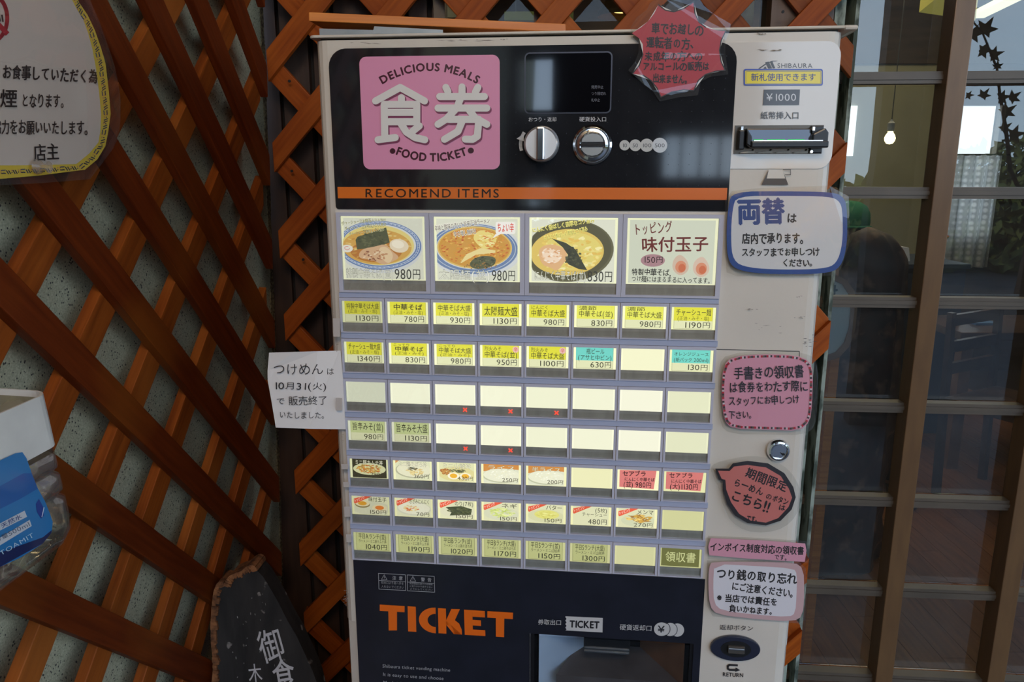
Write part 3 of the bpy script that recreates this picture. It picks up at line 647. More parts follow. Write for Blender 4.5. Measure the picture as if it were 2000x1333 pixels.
for dz in (.004, .0185, .0225): MB().box(um(.335), um(.615), .0105, .012, ov0-dz-.0012-.002, ov0-dz-.002).obj('chrome_strip', M_['chrome'], mo, MM)
for t in (.29, .66): MB().lathe([(.0018, .044), (.0014, .042), (.0001, .042)], (um(t), 0, ov0-.007), 12, 'y').obj('screw', M_['chrome'], tr, MM)
MB().box(um(.0)+.003, um(1)-.003, .0015, .0025, oz-.10, ov0-.004).obj('clear_flap', glass('tray_flap', (242, 246, 248), wave=.1, boost=.8, cap=.06), mach, MM)
MB().box(ou0-.0015, ou0, -.0018, .004, oz-.12, ov0).obj('tray_edge', M_['steel'], mach, MM)

# right-hand column
C9 = lambda off: (lambda x, y, l: MP.P(1380+x/6.25, y/6.25, off+l))
MB().prism(rrect(*MP.uv(1408, 84), *MP.uv(1622, 330), [.0, .012, .012, 0]), -.0009, -.00001, 'y').obj('bill_cover_plate', noisy('glossy_cream_cover', (214, 208, 198), (208, 202, 192), 6, .10, per_object=False, coat=.6, bump=.25, bscale=14), mach, MM)
uvpanel('column_seam', [MP.uv(1390, 682), MP.uv(1561, 686), MP.uv(1561, 687.2), MP.uv(1390, 683.2)], M_['slotdark'], .0003)
uvpanel('column_seam', [MP.uv(1560.4, 686), MP.uv(1561.6, 686), MP.uv(1561.6, 702), MP.uv(1560.4, 702)], M_['slotdark'], .0003)
p = Print(C9(.0011)); INK = (48, 46, 46)
p.text('SHIBAURA', 862, 830, 1298, 830, 60, (60, 58, 58), .002, track=.03)
for q in ([(630, 838), (720, 775), (800, 742), (870, 742), (850, 750), (800, 752), (730, 785), (650, 840)], [(715, 760), (760, 752), (800, 835), (755, 838)], [(775, 752), (805, 752), (838, 832), (812, 835), (790, 790)], [(690, 838), (718, 810), (735, 838)]): p.poly(q, INK)
p.cut(); p.poly(rrect(452, 842, 1420, 1045, 24), (42, 72, 168)); p.poly(rrect(470, 862, 1404, 1028, 14), (236, 216, 30)); p.line(rrect(482, 872, 1394, 1020, 8), 4, (70, 90, 140), closed=True)
p.text('新札使用できます', 540, 988, 1338, 986, 90, (44, 58, 120), .014)
p.cut(); p.poly([(700, 1095), (1141, 1093), (1130, 1281), (688, 1282)], (52, 52, 56)); p.text('¥1000', 730, 1232, 1102, 1231, 92, (205, 205, 205), .004, track=.02)
p.cut(); p.text('紙幣挿入口', 657, 1452, 1134, 1452, 88, INK, .006)
p.cut(); p.poly([(672, 2255), (750, 2090), (935, 2090), (998, 2257)], INK); p.poly([(760, 2070), (930, 2070), (960, 2180), (735, 2180)], (208, 202, 190)); p.line([(935, 2072), (1025, 2072), (1025, 2135), (960, 2135)], 8, INK)
p.obj('lettering', GLOSSPRINT, mach)
# bill slot
C10 = lambda x, y: MP.uv(1380+x/3.2258, y/3.2258)
a = C10(178, 792); b = C10(720, 970)
bs = MB().box(a[0], b[0], -.002, -.0009, b[1], a[1]).obj('bill_slot', mat('bill_slot_plate', (88, 82, 74), .25, .6), mach, MM)
A_ = lambda x: C10(x, 880)[0]; Z_ = lambda y: C10(450, y)[1]
MB().box(A_(190), A_(228), -.010, -.002, Z_(945), Z_(822)).obj('bezel_side', M_['dark'], bs, MM, bevel=.001)
MB().box(A_(645), A_(722), -.006, -.002, Z_(968), Z_(795)).obj('bezel_side', M_['dark'], bs, MM, bevel=.001)
MB().prism([(-.002, Z_(812)), (-.0055, Z_(820)), (-.0075, Z_(905)), (-.002, Z_(905))], A_(240), A_(640), 'x').obj('bill_guide', mat('smoked_slot', (34, 30, 26), .12, coat=1), bs, MM)
MB().prism([(A_(232), Z_(810)), (A_(268), Z_(865)), (A_(268), Z_(938)), (A_(232), Z_(912))], -.014, -.002, 'y').prism([(A_(640), Z_(850)), (A_(715), Z_(812)), (A_(738), Z_(840)), (A_(738), Z_(930)), (A_(640), Z_(925))], -.014, -.002, 'y').box(A_(262), A_(740), -.016, -.004, Z_(935), Z_(892)).obj('bill_mouth', M_['dark'], bs, MM, bevel=.0012)
MB().box(A_(275), A_(700), -.0165, -.0155, Z_(893), Z_(888)).obj('mouth_highlight_edge', M_['chrome'], bs, MM)
for x0_, x1_ in ((285, 345), (370, 480), (500, 600)): MB().box(A_(x0_), A_(x1_), -.0082, -.0078, Z_(886), Z_(880)).obj('green_led', mat('green_led', (20, 190, 80), .4, emit=.55), bs, MM)
for i in range(4):
    x = 300+i*112; MB().prism([(A_(x-90), Z_(965)), (A_(x), Z_(965)), (A_(x), Z_(940)), (A_(x-8), Z_(940)), (A_(x-8), Z_(950)), (A_(x-90), Z_(962))], -.006, -.002, 'y').obj('guide_fin', mat('cream_fin', (176, 168, 150), .4), bs, MM)
for x, y in ((200, 800), (643, 805)): MB().box(A_(x), A_(x+14), -.0105, -.002, Z_(y+22), Z_(y)).obj('clip', M_['chrome'], bs, MM)
MB().lathe([(.0017, -.006), (.0012, -.007), (.0001, -.007)], (A_(655), 0, Z_(957)), 12, 'y').obj('screw', M_['chrome'], bs, MM)
# lock
u_, v_ = MP.uv(1519, 878); r = .0108
lk = MB().lathe([(r, 0), (r, -.0035), (r*.88, -.006), (r*.74, -.0065), (r*.72, -.004), (r*.60, -.004), (r*.58, -.0055), (.0001, -.0055)], (u_, 0, v_), 36, 'y').obj('key_lock', M_['chrome'], mach, MM)
MB().prism([(u_+.0005, v_-.0005), (u_+.003, v_-.004), (u_+.0055, v_-.0035), (u_+.005, v_-.0015), (u_+.003, v_-.0015)], -.0062, -.0054, 'y').obj('keyhole', M_['slotdark'], lk, MM)
# return button
uvr = MP.uv(1435, 1264); 
rb = MB().prism(ell(uvr[0], uvr[1], .0248, .0142, 40), -.004, -.00001, 'y').obj('return_button', M_['navy'], mach, MM, bevel=.0012)
MB().prism(ell(uvr[0]+.0005, uvr[1], .0150, .0092, 30), -.0043, -.0039, 'y').obj('button_well', M_['slotdark'], rb, MM)
MB().box(uvr[0]-.0078, uvr[0]+.0088, -.0072, -.0043, uvr[1]-.0036, uvr[1]+.0048).obj('push_bar', mat('smoked_push_bar', (120, 116, 108), .15, .7), rb, MM, bevel=.0008)
MB().box(uvr[0]-.0072, uvr[0]+.0082, -.0078, -.0072, uvr[1]+.0012, uvr[1]+.0022).obj('chrome_strip', M_['chrome'], rb, MM)
C11 = lambda off: (lambda x, y, l: MP.P(1380+x/2.5016, 800+y/2.5016, off+l))
p = Print(C11(.0006)); p.text('返却ボタン', 63, 1078, 229, 1084, 25, INK, .004); p.cut(); p.text('RETURN', 78, 1305, 180, 1310, 20, INK, .03)
p.cut(); p.line([(150, 1252), (112, 1250), (104, 1256), (104, 1268), (112, 1274), (146, 1275)], 10, INK); p.poly([(142, 1262), (165, 1276), (140, 1284)], INK)
p.obj('lettering', GLOSSPRINT, mach)
# scuffs and tape marks on the enamel
p = Print(fr(.0011)); random.seed(3)
for cx, cy, w, h, n, col in ((1483, 66, 12, 1.2, 8, (96, 90, 82)), (1497, 98, 26, 1.5, 12, (120, 112, 100)), (1470, 605, 14, 3, 6, (120, 112, 104)), (1565, 620, 14, 2.5, 7, (120, 116, 110)), (1578, 670, 14, 8, 9, (70, 66, 64)), (1590, 655, 4, 5, 4, (60, 58, 56)), (1560, 580, 6, 3, 4, (130, 120, 110)), (650, 620, 4, 14, 5, (170, 156, 140)), (658, 680, 3, 12, 5, (130, 116, 100)), (668, 860, 3, 10, 5, (150, 138, 122)), (676, 1170, 5, 14, 26, (128, 116, 104)), (720, 84, 40, 1.5, 9, (150, 140, 128)), (900, 79, 60, 2, 14, (150, 140, 128)), (985, 77, 8, 1.6, 5, (90, 84, 78)), (1500, 640, 70, 25, 6, (150, 142, 132))):
    for _ in range(n):
        x = cx+random.gauss(0, w/2); y = cy+random.gauss(0, h/2); L = random.uniform(1, w/4+1.5); p.poly([(x-L, y+random.uniform(-.4, .4)), (x, y-.5), (x+L, y+random.uniform(-.5, .5)), (x, y+.6)], col)
for cx, cy, w, h in ((657, 640, 7, 18), (662, 790, 6, 12), (673, 912, 7, 5), (676, 947, 6, 5), (678, 1000, 6, 10), (681, 1052, 5, 8)): p.poly([(cx-w, cy-h), (cx+w, cy-h), (cx+w, cy+h), (cx-w+1, cy+h)], (188, 178, 168))
tag(p.obj('scuff_mark', PAPER, mach), kind='stuff')

# ---- buttons: frame, lit card with its print, clear cover, grey lower bar
YB = ((240, 232, 62)); WL = (255, 252, 206)
def card_rows():
    Y = 'y'; S3 = '(正油・みそ・塩)'
    R = {}
    R[0] = [(Y, [('特製中華そば大盛', 3, 7.8, 0), (S3, 8.6, 12, 1)], '1130円'), (Y, [('中華そば', 3, 8.2, 2), (S3, 9, 12.6, 1)], '780円'), (Y, [('中華そば大盛', 3, 8.2, 0), (S3, 9, 12.6, 1)], '930円'), (Y, [('太陽麺大盛', 4, 11.8, 0)], '1130円'),
            (Y, [('にんにく', 1.6, 5.0, 3), ('中華そば大盛', 6, 11.8, 0)], '980円'), (Y, [('濃節', 1.4, 5.0, 3), ('中華そば(並)', 6, 11.2, 0)], '830円'), (Y, [('濃節', 1.4, 5.0, 3), ('中華そば大盛', 6, 11.2, 0)], '980円'), (Y, [('チャーシュー麺', 2.6, 8.2, 0), (S3, 9.2, 12.8, 1)], '1190円')]
    R[1] = [(Y, [('チャーシュー麺大盛', 2.4, 7.8, 0), (S3, 8.8, 12.4, 1)], '1340円'), (Y, [('こってり', 1.2, 3.8, 3), ('中華そば', 4.4, 8.6, 2), ('(正油・みそ)', 9.2, 12.2, 1)], '830円'), (Y, [('こってり', 1.2, 3.8, 3), ('中華そば大盛', 4.4, 9.2, 0), ('(正油・みそ)', 9.8, 12.6, 1)], '980円'),
            (Y, [('烈火みそ', 2.2, 6.0, 3), ('中華そば(並)', 7, 12.6, 0)], '950円', 'k'), (Y, [('烈火みそ', 2.2, 6.0, 3), ('中華そば大盛', 7, 12.8, 0)], '1100円', 'k'), ('c', [('瓶ビール', 2, 6.6, 4), ('(アサヒ中ビン)', 8, 12.6, 0)], '630円'), None, ('c', [('オレンジジュース', 3, 6.2, 0), ('(紙パック 200ml)', 8.4, 12, 0)], '130円')]
    R[2] = [None]*8
    R[3] = [('g', [('旨辛みそ(並)', 3.2, 10.4, 0)], '980円'), ('g', [('旨辛みそ大盛', 3.2, 11.2, 0)], '1130円')]+[None]*6
    R[4] = [('kimchi', 'ミニ豚キムチ丼', '290円'), ('soboro', 'ミニ鶏そぼろ丼', '360円'), ('sanzoku', 'ミニ山賊丼', '430円'), ('rice', 'ライス', '250円'), ('rice', '半ライス', '200円'), None, ('p', '(並) 980円'), ('p', '(大)1130円')]
    R[5] = [('egg', '味付玉子', '150円'), ('garlic', 'きざみにんにく', '70円'), ('nori', 'のり(7枚)', '150円'), ('negi', 'ネギ', '150円'), ('butter', 'バター', '150円'), ('none', 'チャーシュー', '480円'), ('menma', 'メンマ', '270円'), None]
    R[6] = [('s', '平日Aランチ(並)', 'ラーメン・ミニ豚キムチ丼', '1040円'), ('s', '平日Aランチ(大盛)', 'ラーメン・ミニ豚キムチ丼', '1190円'), ('s', '平日Bランチ(並)', 'ラーメン・ミニ鶏そぼろ丼', '1020円'), ('s', '平日Bランチ(大盛)', 'ラーメン・ミニ鶏そぼろ丼', '1170円'), ('s', '平日Sランチ(並)', 'ラーメン・ミニ山賊丼', '1150円'), ('s', '平日Sランチ(大盛)', 'ラーメン・ミニ山賊丼', '1300円'), None, ('r',)]
    return R
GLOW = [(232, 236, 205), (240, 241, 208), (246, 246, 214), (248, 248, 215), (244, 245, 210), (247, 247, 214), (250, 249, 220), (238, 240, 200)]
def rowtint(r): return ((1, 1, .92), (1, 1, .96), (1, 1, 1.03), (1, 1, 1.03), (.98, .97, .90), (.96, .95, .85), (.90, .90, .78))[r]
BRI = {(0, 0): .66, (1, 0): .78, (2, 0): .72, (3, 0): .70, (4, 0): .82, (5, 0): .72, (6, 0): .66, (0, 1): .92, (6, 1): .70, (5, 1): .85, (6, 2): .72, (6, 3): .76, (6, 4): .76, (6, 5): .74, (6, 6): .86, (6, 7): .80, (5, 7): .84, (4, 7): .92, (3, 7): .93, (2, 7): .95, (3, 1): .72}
DK = (60, 58, 40)
def blob(p, cx, cy, rx, ry, cols, n, w, h, b, shape='f', seed=1):
    """scattered flakes of a printed food photograph"""
    rnd = random.Random(seed)
    for _ in range(n):
        a = rnd.uniform(0, 2*pi); q = sqrt(rnd.random()); x = cx+rx*q*cos(a); y = cy+ry*q*sin(a); t = rnd.uniform(-.5, .5); W_, H_ = w*rnd.uniform(.5, 1.2), h*rnd.uniform(.6, 1.2)
        p.l += .25; p.raw(ell(x, y, W_, H_, 7, rot=degrees(t)), [tuple(range(7))], rnd.choice(cols), b)
def big_bowl(p, kind, b):
    if kind == 0:
        p.poly(ell(36, 29, 42, 25, 44), (226, 230, 232), b); p.ring(ell(36, 27.5, 41, 23.2, 44), ell(36, 27, 36, 19.6, 44), (112, 140, 190), b)
        p.line(ell(36, 27.2, 39.4, 22, 60), .5, (214, 224, 238), b, closed=True); p.line(ell(36, 27.2, 37.6, 20.8, 60), .4, (214, 224, 238), b, closed=True)
        for k in range(56):
            a = 2*pi*k/56; x, y = 36+38.5*cos(a), 27.2+21.4*sin(a); p.line([(x-.9, y-.5), (x+.9, y-.5), (x+.9, y+.5)], .35, (214, 224, 238), b)
        p.poly(ell(36, 27, 35, 18.8, 44), (232, 214, 130), b); p.poly(ell(35, 28.5, 33.5, 16.6, 44), (216, 168, 80), b); p.poly(ell(34, 33, 25, 10, 30), (188, 122, 52), b)
        blob(p, 36, 27, 31, 14, [(224, 186, 100), (232, 204, 126), (200, 146, 66)], 90, 2.6, .7, b, seed=2)
        p.poly([(15, 22), (17, 19), (30, 15), (45, 10), (48, 24), (40, 27), (24, 30), (16, 31)], (84, 88, 58), b); blob(p, 31, 22, 14, 6, [(70, 76, 50), (104, 106, 72), (92, 92, 60)], 50, 1.5, .9, b, seed=3)
        p.poly(ell(57, 27, 9.2, 6.4, 26, rot=8), (238, 222, 190), b); p.poly(ell(56, 25.6, 6, 3.8, 20, rot=8), (250, 240, 214), b)
        p.poly(smooth_poly([(17, 36), (22, 30), (34, 28), (44, 25), (50, 32), (58, 38), (50, 42), (42, 46), (30, 40), (20, 40)]), (216, 176, 134), b)
        p.poly(smooth_poly([(36, 30), (44, 27), (52, 35), (48, 44), (42, 42)]), (232, 204, 160), b); blob(p, 34, 36, 12, 5, [(168, 112, 76), (236, 210, 172), (196, 146, 104), (140, 92, 66)], 46, 1.8, .8, b, seed=5)
        p.poly(ell(7, 30, 5.6, 3.6, 20), (238, 234, 218), b); p.line(ell(7, 29.6, 2.4, 1.6, 12, 0, 300), .6, (222, 150, 140), b)
        for q in ((3, 8, 46, 3.5), (6, 13, 46, 8.5), (10, 18, 44, 13)): p.text('チャーシュー三枚味玉入り人気の', q[0], q[1], q[2], q[3], 3.2, (80, 84, 50), .05, .1, b); p.l -= 0; p.text('チャーシュー三枚味玉入り人気の', q[0], q[1], q[2], q[3], 3.1, (246, 244, 190), -.005, .1, b)
    elif kind == 1:
        p.poly(ell(38, 31, 45, 25, 44), (228, 232, 236), b); p.ring(ell(37, 30, 42, 23.5, 44), ell(37.5, 29, 36, 20, 44), (120, 144, 186), b); p.line(ell(37.5, 29.6, 39.2, 21.9, 60), .6, (214, 224, 236), b, closed=True)
        p.poly(ell(38, 28.5, 35.5, 19.8, 44), (236, 200, 112), b); p.poly(ell(38, 28.5, 34, 18.4, 44), (222, 164, 76), b)
        blob(p, 38, 28, 32, 17, [(206, 118, 58), (232, 180, 90), (224, 150, 66), (196, 96, 50), (238, 196, 110)], 240, 1.5, .7, b, seed=7)
        p.poly(smooth_poly([(36, 18), (46, 10), (60, 18), (58, 26), (48, 30), (42, 26)]), (240, 220, 130), b); blob(p, 50, 20, 9, 8, [(250, 238, 170), (232, 200, 100), (244, 214, 120), (222, 140, 70)], 60, 2.4, .6, b, seed=9)
        for k in range(6): p.line([(26+k, 42-k*1.4), (40+k, 34-k), (58, 32-k*.2)], 1.3, (240, 222, 152), b)
        p.poly(smooth_poly([(33, 44), (38, 38), (48, 35), (60, 37), (57, 45), (46, 48), (38, 48)]), (96, 100, 72), b); blob(p, 47, 42, 11, 5, [(84, 90, 60), (120, 118, 84), (66, 72, 52)], 50, 1.3, .8, b, seed=11); blob(p, 44, 45, 16, 3.5, [(120, 104, 60), (160, 120, 66)], 40, .8, .6, b, seed=12)
        p.text('辛味と酸味のきいた旨辛正油ラーメン', 2, 13.5, 54, 5.5, 6, (246, 242, 226), .05, .03, b); p.text('辛味と酸味のきいた旨辛正油ラーメン', 2, 13.2, 54, 5.2, 5.2, (70, 58, 40), .0, .03, b)
        p.text('辛さ増し無料!!', 20, 18.5, 41, 15, 5.2, (246, 242, 226), .05, .03, b); p.text('辛さ増し無料!!', 20, 18.2, 41, 14.8, 4.6, (70, 58, 40), 0, .03, b)
        p.poly([(59, 15), (66, 14), (56, 19)], (250, 246, 236), b); p.poly(rrect(59, 4, 77, 15, 1.5), (250, 246, 236), b); p.text('ちょい辛', 60.5, 13, 76, 13, 8, (226, 72, 52), .012, 0, b)
    else:
        p.poly(ell(37, 31, 41, 28.5, 48, rot=-6), (112, 110, 84), b); p.poly(ell(36.5, 30.5, 39.5, 27.2, 48, rot=-6), (96, 94, 72), b); p.poly(ell(35, 32, 34, 21.5, 44, rot=-4), (238, 208, 112), b); p.poly(ell(40, 31, 27, 17.5, 40), (242, 224, 128), b)
        blob(p, 38, 33, 29, 17, [(244, 226, 140), (236, 206, 104), (248, 238, 170), (230, 192, 92)], 120, 2.8, 1.2, b, seed=14)
        p.poly(smooth_poly([(8, 32), (12, 26), (22, 24), (33, 28), (36, 36), (32, 42), (26, 50), (20, 46), (12, 44)]), (226, 180, 128), b); p.poly(smooth_poly([(11, 32), (16, 27), (26, 30), (31, 37), (24, 43), (15, 40)]), (246, 220, 190), b); blob(p, 21, 35, 9, 7, [(250, 236, 214), (222, 170, 124), (238, 200, 160)], 34, 1.8, .9, b, seed=15)
        p.poly([(21, 19), (34, 23), (43, 29), (48, 38), (54, 48), (46, 47), (37, 43), (34, 40), (36, 34), (31, 27)], (62, 66, 48), b); blob(p, 41, 36, 8, 9, [(52, 56, 42), (86, 88, 62), (74, 76, 50)], 44, 1.5, 1, b, seed=16)
        for q in ((3, 14, 60, 4), (14, 21, 54, 12)): p.text('にんにく香ばしく濃厚なコク旨み', *q, 4.6, (250, 240, 130), .05, .05, b); p.text('にんにく香ばしく濃厚なコク旨み', *q, 3.8, (120, 116, 60), -.005, .05, b)
def draw_card(p, r, c, spec, b, w=40.3, h=21.6):
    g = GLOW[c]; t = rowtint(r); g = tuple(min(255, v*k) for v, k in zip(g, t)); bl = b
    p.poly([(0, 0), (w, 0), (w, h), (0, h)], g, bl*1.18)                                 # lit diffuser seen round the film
    if spec is None: p.poly([(1.6, .6), (w-1.8, .6), (w-1.8, h-.4), (1.6, h-.4)], g, bl*1.08); return
    x0, x1 = 2.2, w-2.6; k = spec[0]
    if k in 'ycg':
        band = {'y': (236, 232, 66), 'c': (120, 222, 210), 'g': (214, 226, 160)}[k]; pap = (238, 240, 196)
        if k == 'y' and c in (5, 6): band = (244, 244, 100)
        p.poly([(x0, .5), (x1, .5), (x1, h-.5), (x0, h-.5)], pap, b); p.poly([(x0, .5), (x1, .5), (x1, 13.2), (x0, 13.2)], band, b)
        for t_, ya, yb_, kind in spec[1]:
            bold = {0: .004, 1: 0, 2: .022, 3: .0, 4: .006}[kind]; xs = {0: (4, w-4), 1: (5.5, w-5.5), 2: (5.5, w-6), 3: (4, 21 if k == 'y' else w-6), 4: (12, w-11)}[kind]
            n = len(t_)
            p.text(t_, xs[0], yb_, xs[1], yb_, (yb_-ya)*1.1, DK if kind != 1 else (110, 106, 40), bold, 0, b)
        if len(spec) > 3: p.poly(ell(34.5, 4.2, 3.1, 3.1, 18), (246, 200, 190), b); p.text('辛', 32.4, 6.2, 36.6, 6.2, 4.2, (214, 60, 60), 0, 0, b)
        W_ = len(spec[2])*4.6+2; p.text(spec[2], x1-1.5-W_, 19.8, x1-1.5, 19.8, 5.7, DK, .0, 0, b); p.line([(x0+.4, 13), (x0+.4, h-.9), (x1-.3, h-.9), (x1-.3, 1)], .22, (150, 148, 110), b)
    elif k == 's':
        p.poly([(x0, .5), (x1, .5), (x1, h-.5), (x0, h-.5)], (216, 220, 152), b); p.line(rrect(x0+.6, 1, x1-.6, h-1, .1, 1), .22, (120, 118, 80), b, closed=True)
        p.text(spec[1], 5, 8.2, w-5.5, 8.2, 6, (46, 46, 30), .004, 0, b); p.text(spec[2], 5, 12.6, w-5.5, 12.6, 3.7, (56, 56, 38), 0, 0, b); p.text(spec[3], 11, 19.6, w-4.6, 19.6, 5.8, (40, 40, 26), .004, 0, b)
    elif k == 'r':
        p.poly([(x0-1, .8), (x1+.6, .8), (x1+.6, h-1), (x0-1, h-1)], (122, 124, 66), b); p.text('領収書', 5, 15.8, w-5, 15.8, 10.5, (232, 236, 170), .01, 0, b)
    elif k == 'p':
        p.poly([(x0, 1.4), (x1, .8), (x1-2, h-1.4), (x0, h-2.4)], (232, 132, 128), b); q = (56, 26, 26)
        p.text('セアブラ', 5, 7.6, 28, 7, 5.2, q, .03, .08, b); p.text('にんにく中華そば', 7, 12.8, w-4, 12.2, 4, q, .02, .08, b); p.text(spec[1], 6, 19, w-7, 18.8, 5.8, q, .012, .05, b)
    else:
        top = spec[0] in ('egg', 'garlic', 'nori', 'negi', 'butter', 'none', 'menma'); rnd = (hash(spec[0]) if False else sum(map(ord, spec[1])))
        bg = {'kimchi': (58, 56, 34), 'rice': (238, 240, 214), 'soboro': (232, 234, 196), 'sanzoku': (238, 238, 190)}.get(k, (234, 234, 194))
        p.poly([(x0, .5), (x1, .5), (x1, h-.5), (x0, h-.5)], bg, b)
        if k == 'rice': p.poly([(x0, .5), (x1, .5), (x1, 6), (x0+20, 5), (x0, 9)], (222, 150, 74), b)
        clipx = lambda pts: [(min(max(x, x0), x1), min(max(y, .5), h-.5)) for x, y in pts]
        if k == 'kimchi':
            p.poly(ell(20, 11.6, 17, 6.4, 30), (226, 226, 176), b); blob(p, 20, 11, 12.5, 4.4, [(214, 150, 60), (196, 112, 48), (224, 190, 84), (170, 130, 50)], 90, 1.8, .6, b, seed=rnd)
        elif k == 'soboro':
            p.poly([(x0, .5), (7, .5), (x0, 4)], (214, 150, 84), b); p.poly(clipx(ell(21, 11, 19, 8.4, 36)), (190, 190, 160), b); p.poly(clipx(ell(21.5, 10.4, 18, 7.8, 36)), (240, 238, 206), b); blob(p, 22, 12, 9, 4, [(232, 214, 150), (222, 196, 130)], 50, 1.4, .7, b, seed=4); blob(p, 20, 9, 5, 2, [(50, 56, 44)], 34, 1.6, .25, b, seed=6)
        elif k == 'sanzoku':
            p.poly(clipx(ell(20, 13, 19, 8, 34)), (236, 226, 160), b); blob(p, 9, 11, 5.5, 3, [(180, 110, 50), (206, 148, 72)], 34, 1.7, .8, b, seed=8); blob(p, 20, 9, 9, 2.2, [(70, 78, 50), (100, 104, 70)], 60, 1.8, .3, b, seed=9)
            for ex_ in (17, 29): p.poly(ell(ex_, 14.6, 6, 3.6, 22), (250, 244, 214), b); p.poly(ell(ex_, 14.4, 3.8, 2.5, 18), (240, 180, 44), b)
        elif k == 'rice':
            p.poly(clipx(ell(20, 13, 19, 7.5, 36)), (206, 208, 176), b); p.poly(clipx(ell(20.5, 12.3, 18.4, 6.9, 36)), (248, 248, 222), b); blob(p, 21, 11, 13, 4.5, [(242, 240, 204), (250, 250, 228)], 60, 1.1, .5, b, seed=5)
        elif k == 'egg':
            p.poly(clipx(ell(20, 14, 21, 7.5, 34)), (222, 222, 190), b)
            for ex_, ey in ((11, 9), (29, 13)): p.poly(ell(ex_, ey+1, 8, 4, 24), (150, 134, 84) if ex_ < 20 else (236, 230, 196), b); p.poly(ell(ex_, ey, 7.6, 3.4, 24), (240, 226, 180), b); p.poly(ell(ex_, ey, 4.6, 2.3, 20), (232, 168, 50) if ex_ < 20 else (228, 130, 50), b)
        elif k == 'garlic':
            p.poly(clipx(ell(20, 12.4, 18, 7.6, 34)), (222, 222, 196), b); p.poly(clipx(ell(20, 11.8, 16.5, 6.6, 34)), (242, 240, 214), b); blob(p, 17, 12, 7.5, 3, [(234, 212, 150), (224, 130, 70), (240, 226, 170)], 44, 1.6, .6, b, seed=3)
        elif k == 'nori':
            p.poly(clipx(ell(20, 14, 18, 6, 34)), (232, 230, 198), b); p.poly([(8, 9), (24, 7), (35, 10), (34, 16), (22, 17), (12, 18), (14, 14)], (74, 80, 52), b); blob(p, 22, 12.5, 12, 4, [(60, 68, 46), (104, 108, 70), (84, 88, 56)], 60, 1.8, .5, b, seed=2)
        elif k == 'negi': p.poly(clipx(ell(20, 13.5, 18, 7, 34)), (226, 228, 196), b); blob(p, 21, 12, 13, 5, [(214, 226, 130), (196, 212, 110), (232, 238, 160)], 90, 2.4, .5, b, seed=6)
        elif k == 'butter': p.poly(clipx(ell(20, 13.5, 18, 7, 34)), (226, 226, 180), b); p.poly(ell(21, 12, 12.5, 4.8, 26), (236, 232, 130), b); blob(p, 21, 12, 10, 3.4, [(240, 238, 150), (222, 216, 110)], 26, 2.6, .6, b, seed=6)
        elif k == 'menma': p.poly(clipx(ell(22, 14, 17, 6.5, 34)), (222, 226, 190), b); blob(p, 23, 11.5, 12, 4, [(230, 190, 90), (214, 168, 70), (240, 210, 120), (170, 124, 56)], 70, 3, .7, b, seed=6)
        if top:
            p.poly([(x0, 8.5), (x0, 4), (14, .5), (22, .5), (x0+1, 9.6)], (232, 92, 56), b); p.text('トッピング', x0+1, 8.2, 14.5, 3.3, 3.6, (252, 236, 220), .004, 0, b, slant=.25)
            nm = spec[1]; xs = (17.5, w-3.6) if k in ('egg', 'nori') else (15.5 if k == 'garlic' else 20 if k in ('negi', 'butter', 'menma') else 12, w-3.6)
            if k == 'none': p.text('(5枚)', 24, 7, w-4, 7, 4.6, DK, 0, 0, b); p.text(nm, 11, 11.6, w-4, 11.6, 4.2, DK, 0, 0, b)
            else: p.text(nm, xs[0], 6.4, xs[1], 6.4, 5, DK, .004, 0, b)
            big = k == 'none'; p.text(spec[2], w-(23 if len(spec[2]) > 3 else 18), 19.8, w-3.8, 19.8, 5.8 if big else 4.4, DK if big else (84, 78, 52), 0, 0, b)
        else:
            p.text(spec[1], 5.5, 6.4, w-5.5, 6.4, 5, (90, 84, 54), .03, 0, b); p.text(spec[1], 5.5, 6.4, w-5.5, 6.4, 4.9, (246, 244, 214), -.004, 0, b)
            p.text(spec[2], 21, 18.6, w-3.2, 18.6, 4.2, (70, 62, 40), 0, 0, b)
def frame_mesh(W_, H_, ml, mr, mt, mbm, d=.003):
    mb = MB(); x0, x1, z0, z1 = .0003, W_-.0003, -H_, 0
    a, b_, c, e = ml, W_-mr, -H_+mbm, -mt
    mb.box(x0, a, -d, 0, z0, z1).box(b_, x1, -d, 0, z0, z1).box(a, b_, -d, 0, e, z1).box(a, b_, -d, 0, z0, c)
    return mb.mesh('button_frame', M_['lav'])
FR_S = frame_mesh(.045, .0345, .0022, .0025, .0030, .0011)
FR_B = frame_mesh(.090, .0762, .0042, .0046, .0034, .0022)
COV_S = MB().box(.0023, .0424, -.0012, -.0007, -.0333, -.0031).mesh('cover', COVER)
COV_B = MB().box(.0043, .0853, -.0012, -.0007, -.0739, -.0035).mesh('cover', COVER)
BAR_S = MB().add([(.0024, -.0009, -.0246), (.0423, -.0009, -.0246), (.0423, -.0003, -.0333), (.0024, -.0003, -.0333), (.0024, 0, -.0246), (.0423, 0, -.0246), (.0423, 0, -.0333), (.0024, 0, -.0333)], [(0, 3, 2, 1), (0, 1, 5, 4), (1, 2, 6, 5), (2, 3, 7, 6), (3, 0, 4, 7)]).mesh('lower_bar', M_['greybar'])
BAR_B = MB().add([(.0044, -.0009, -.0640), (.0852, -.0009, -.0640), (.0852, -.0003, -.0739), (.0044, -.0003, -.0739), (.0044, 0, -.0640), (.0852, 0, -.0640), (.0852, 0, -.0739), (.0044, 0, -.0739)], [(0, 3, 2, 1), (0, 1, 5, 4), (1, 2, 6, 5), (2, 3, 7, 6), (3, 0, 4, 7)]).mesh('lower_bar', M_['greybar'])
LEDM = mat('red_led', (255, 70, 50), .4, emit=1.2)
xp = MB()
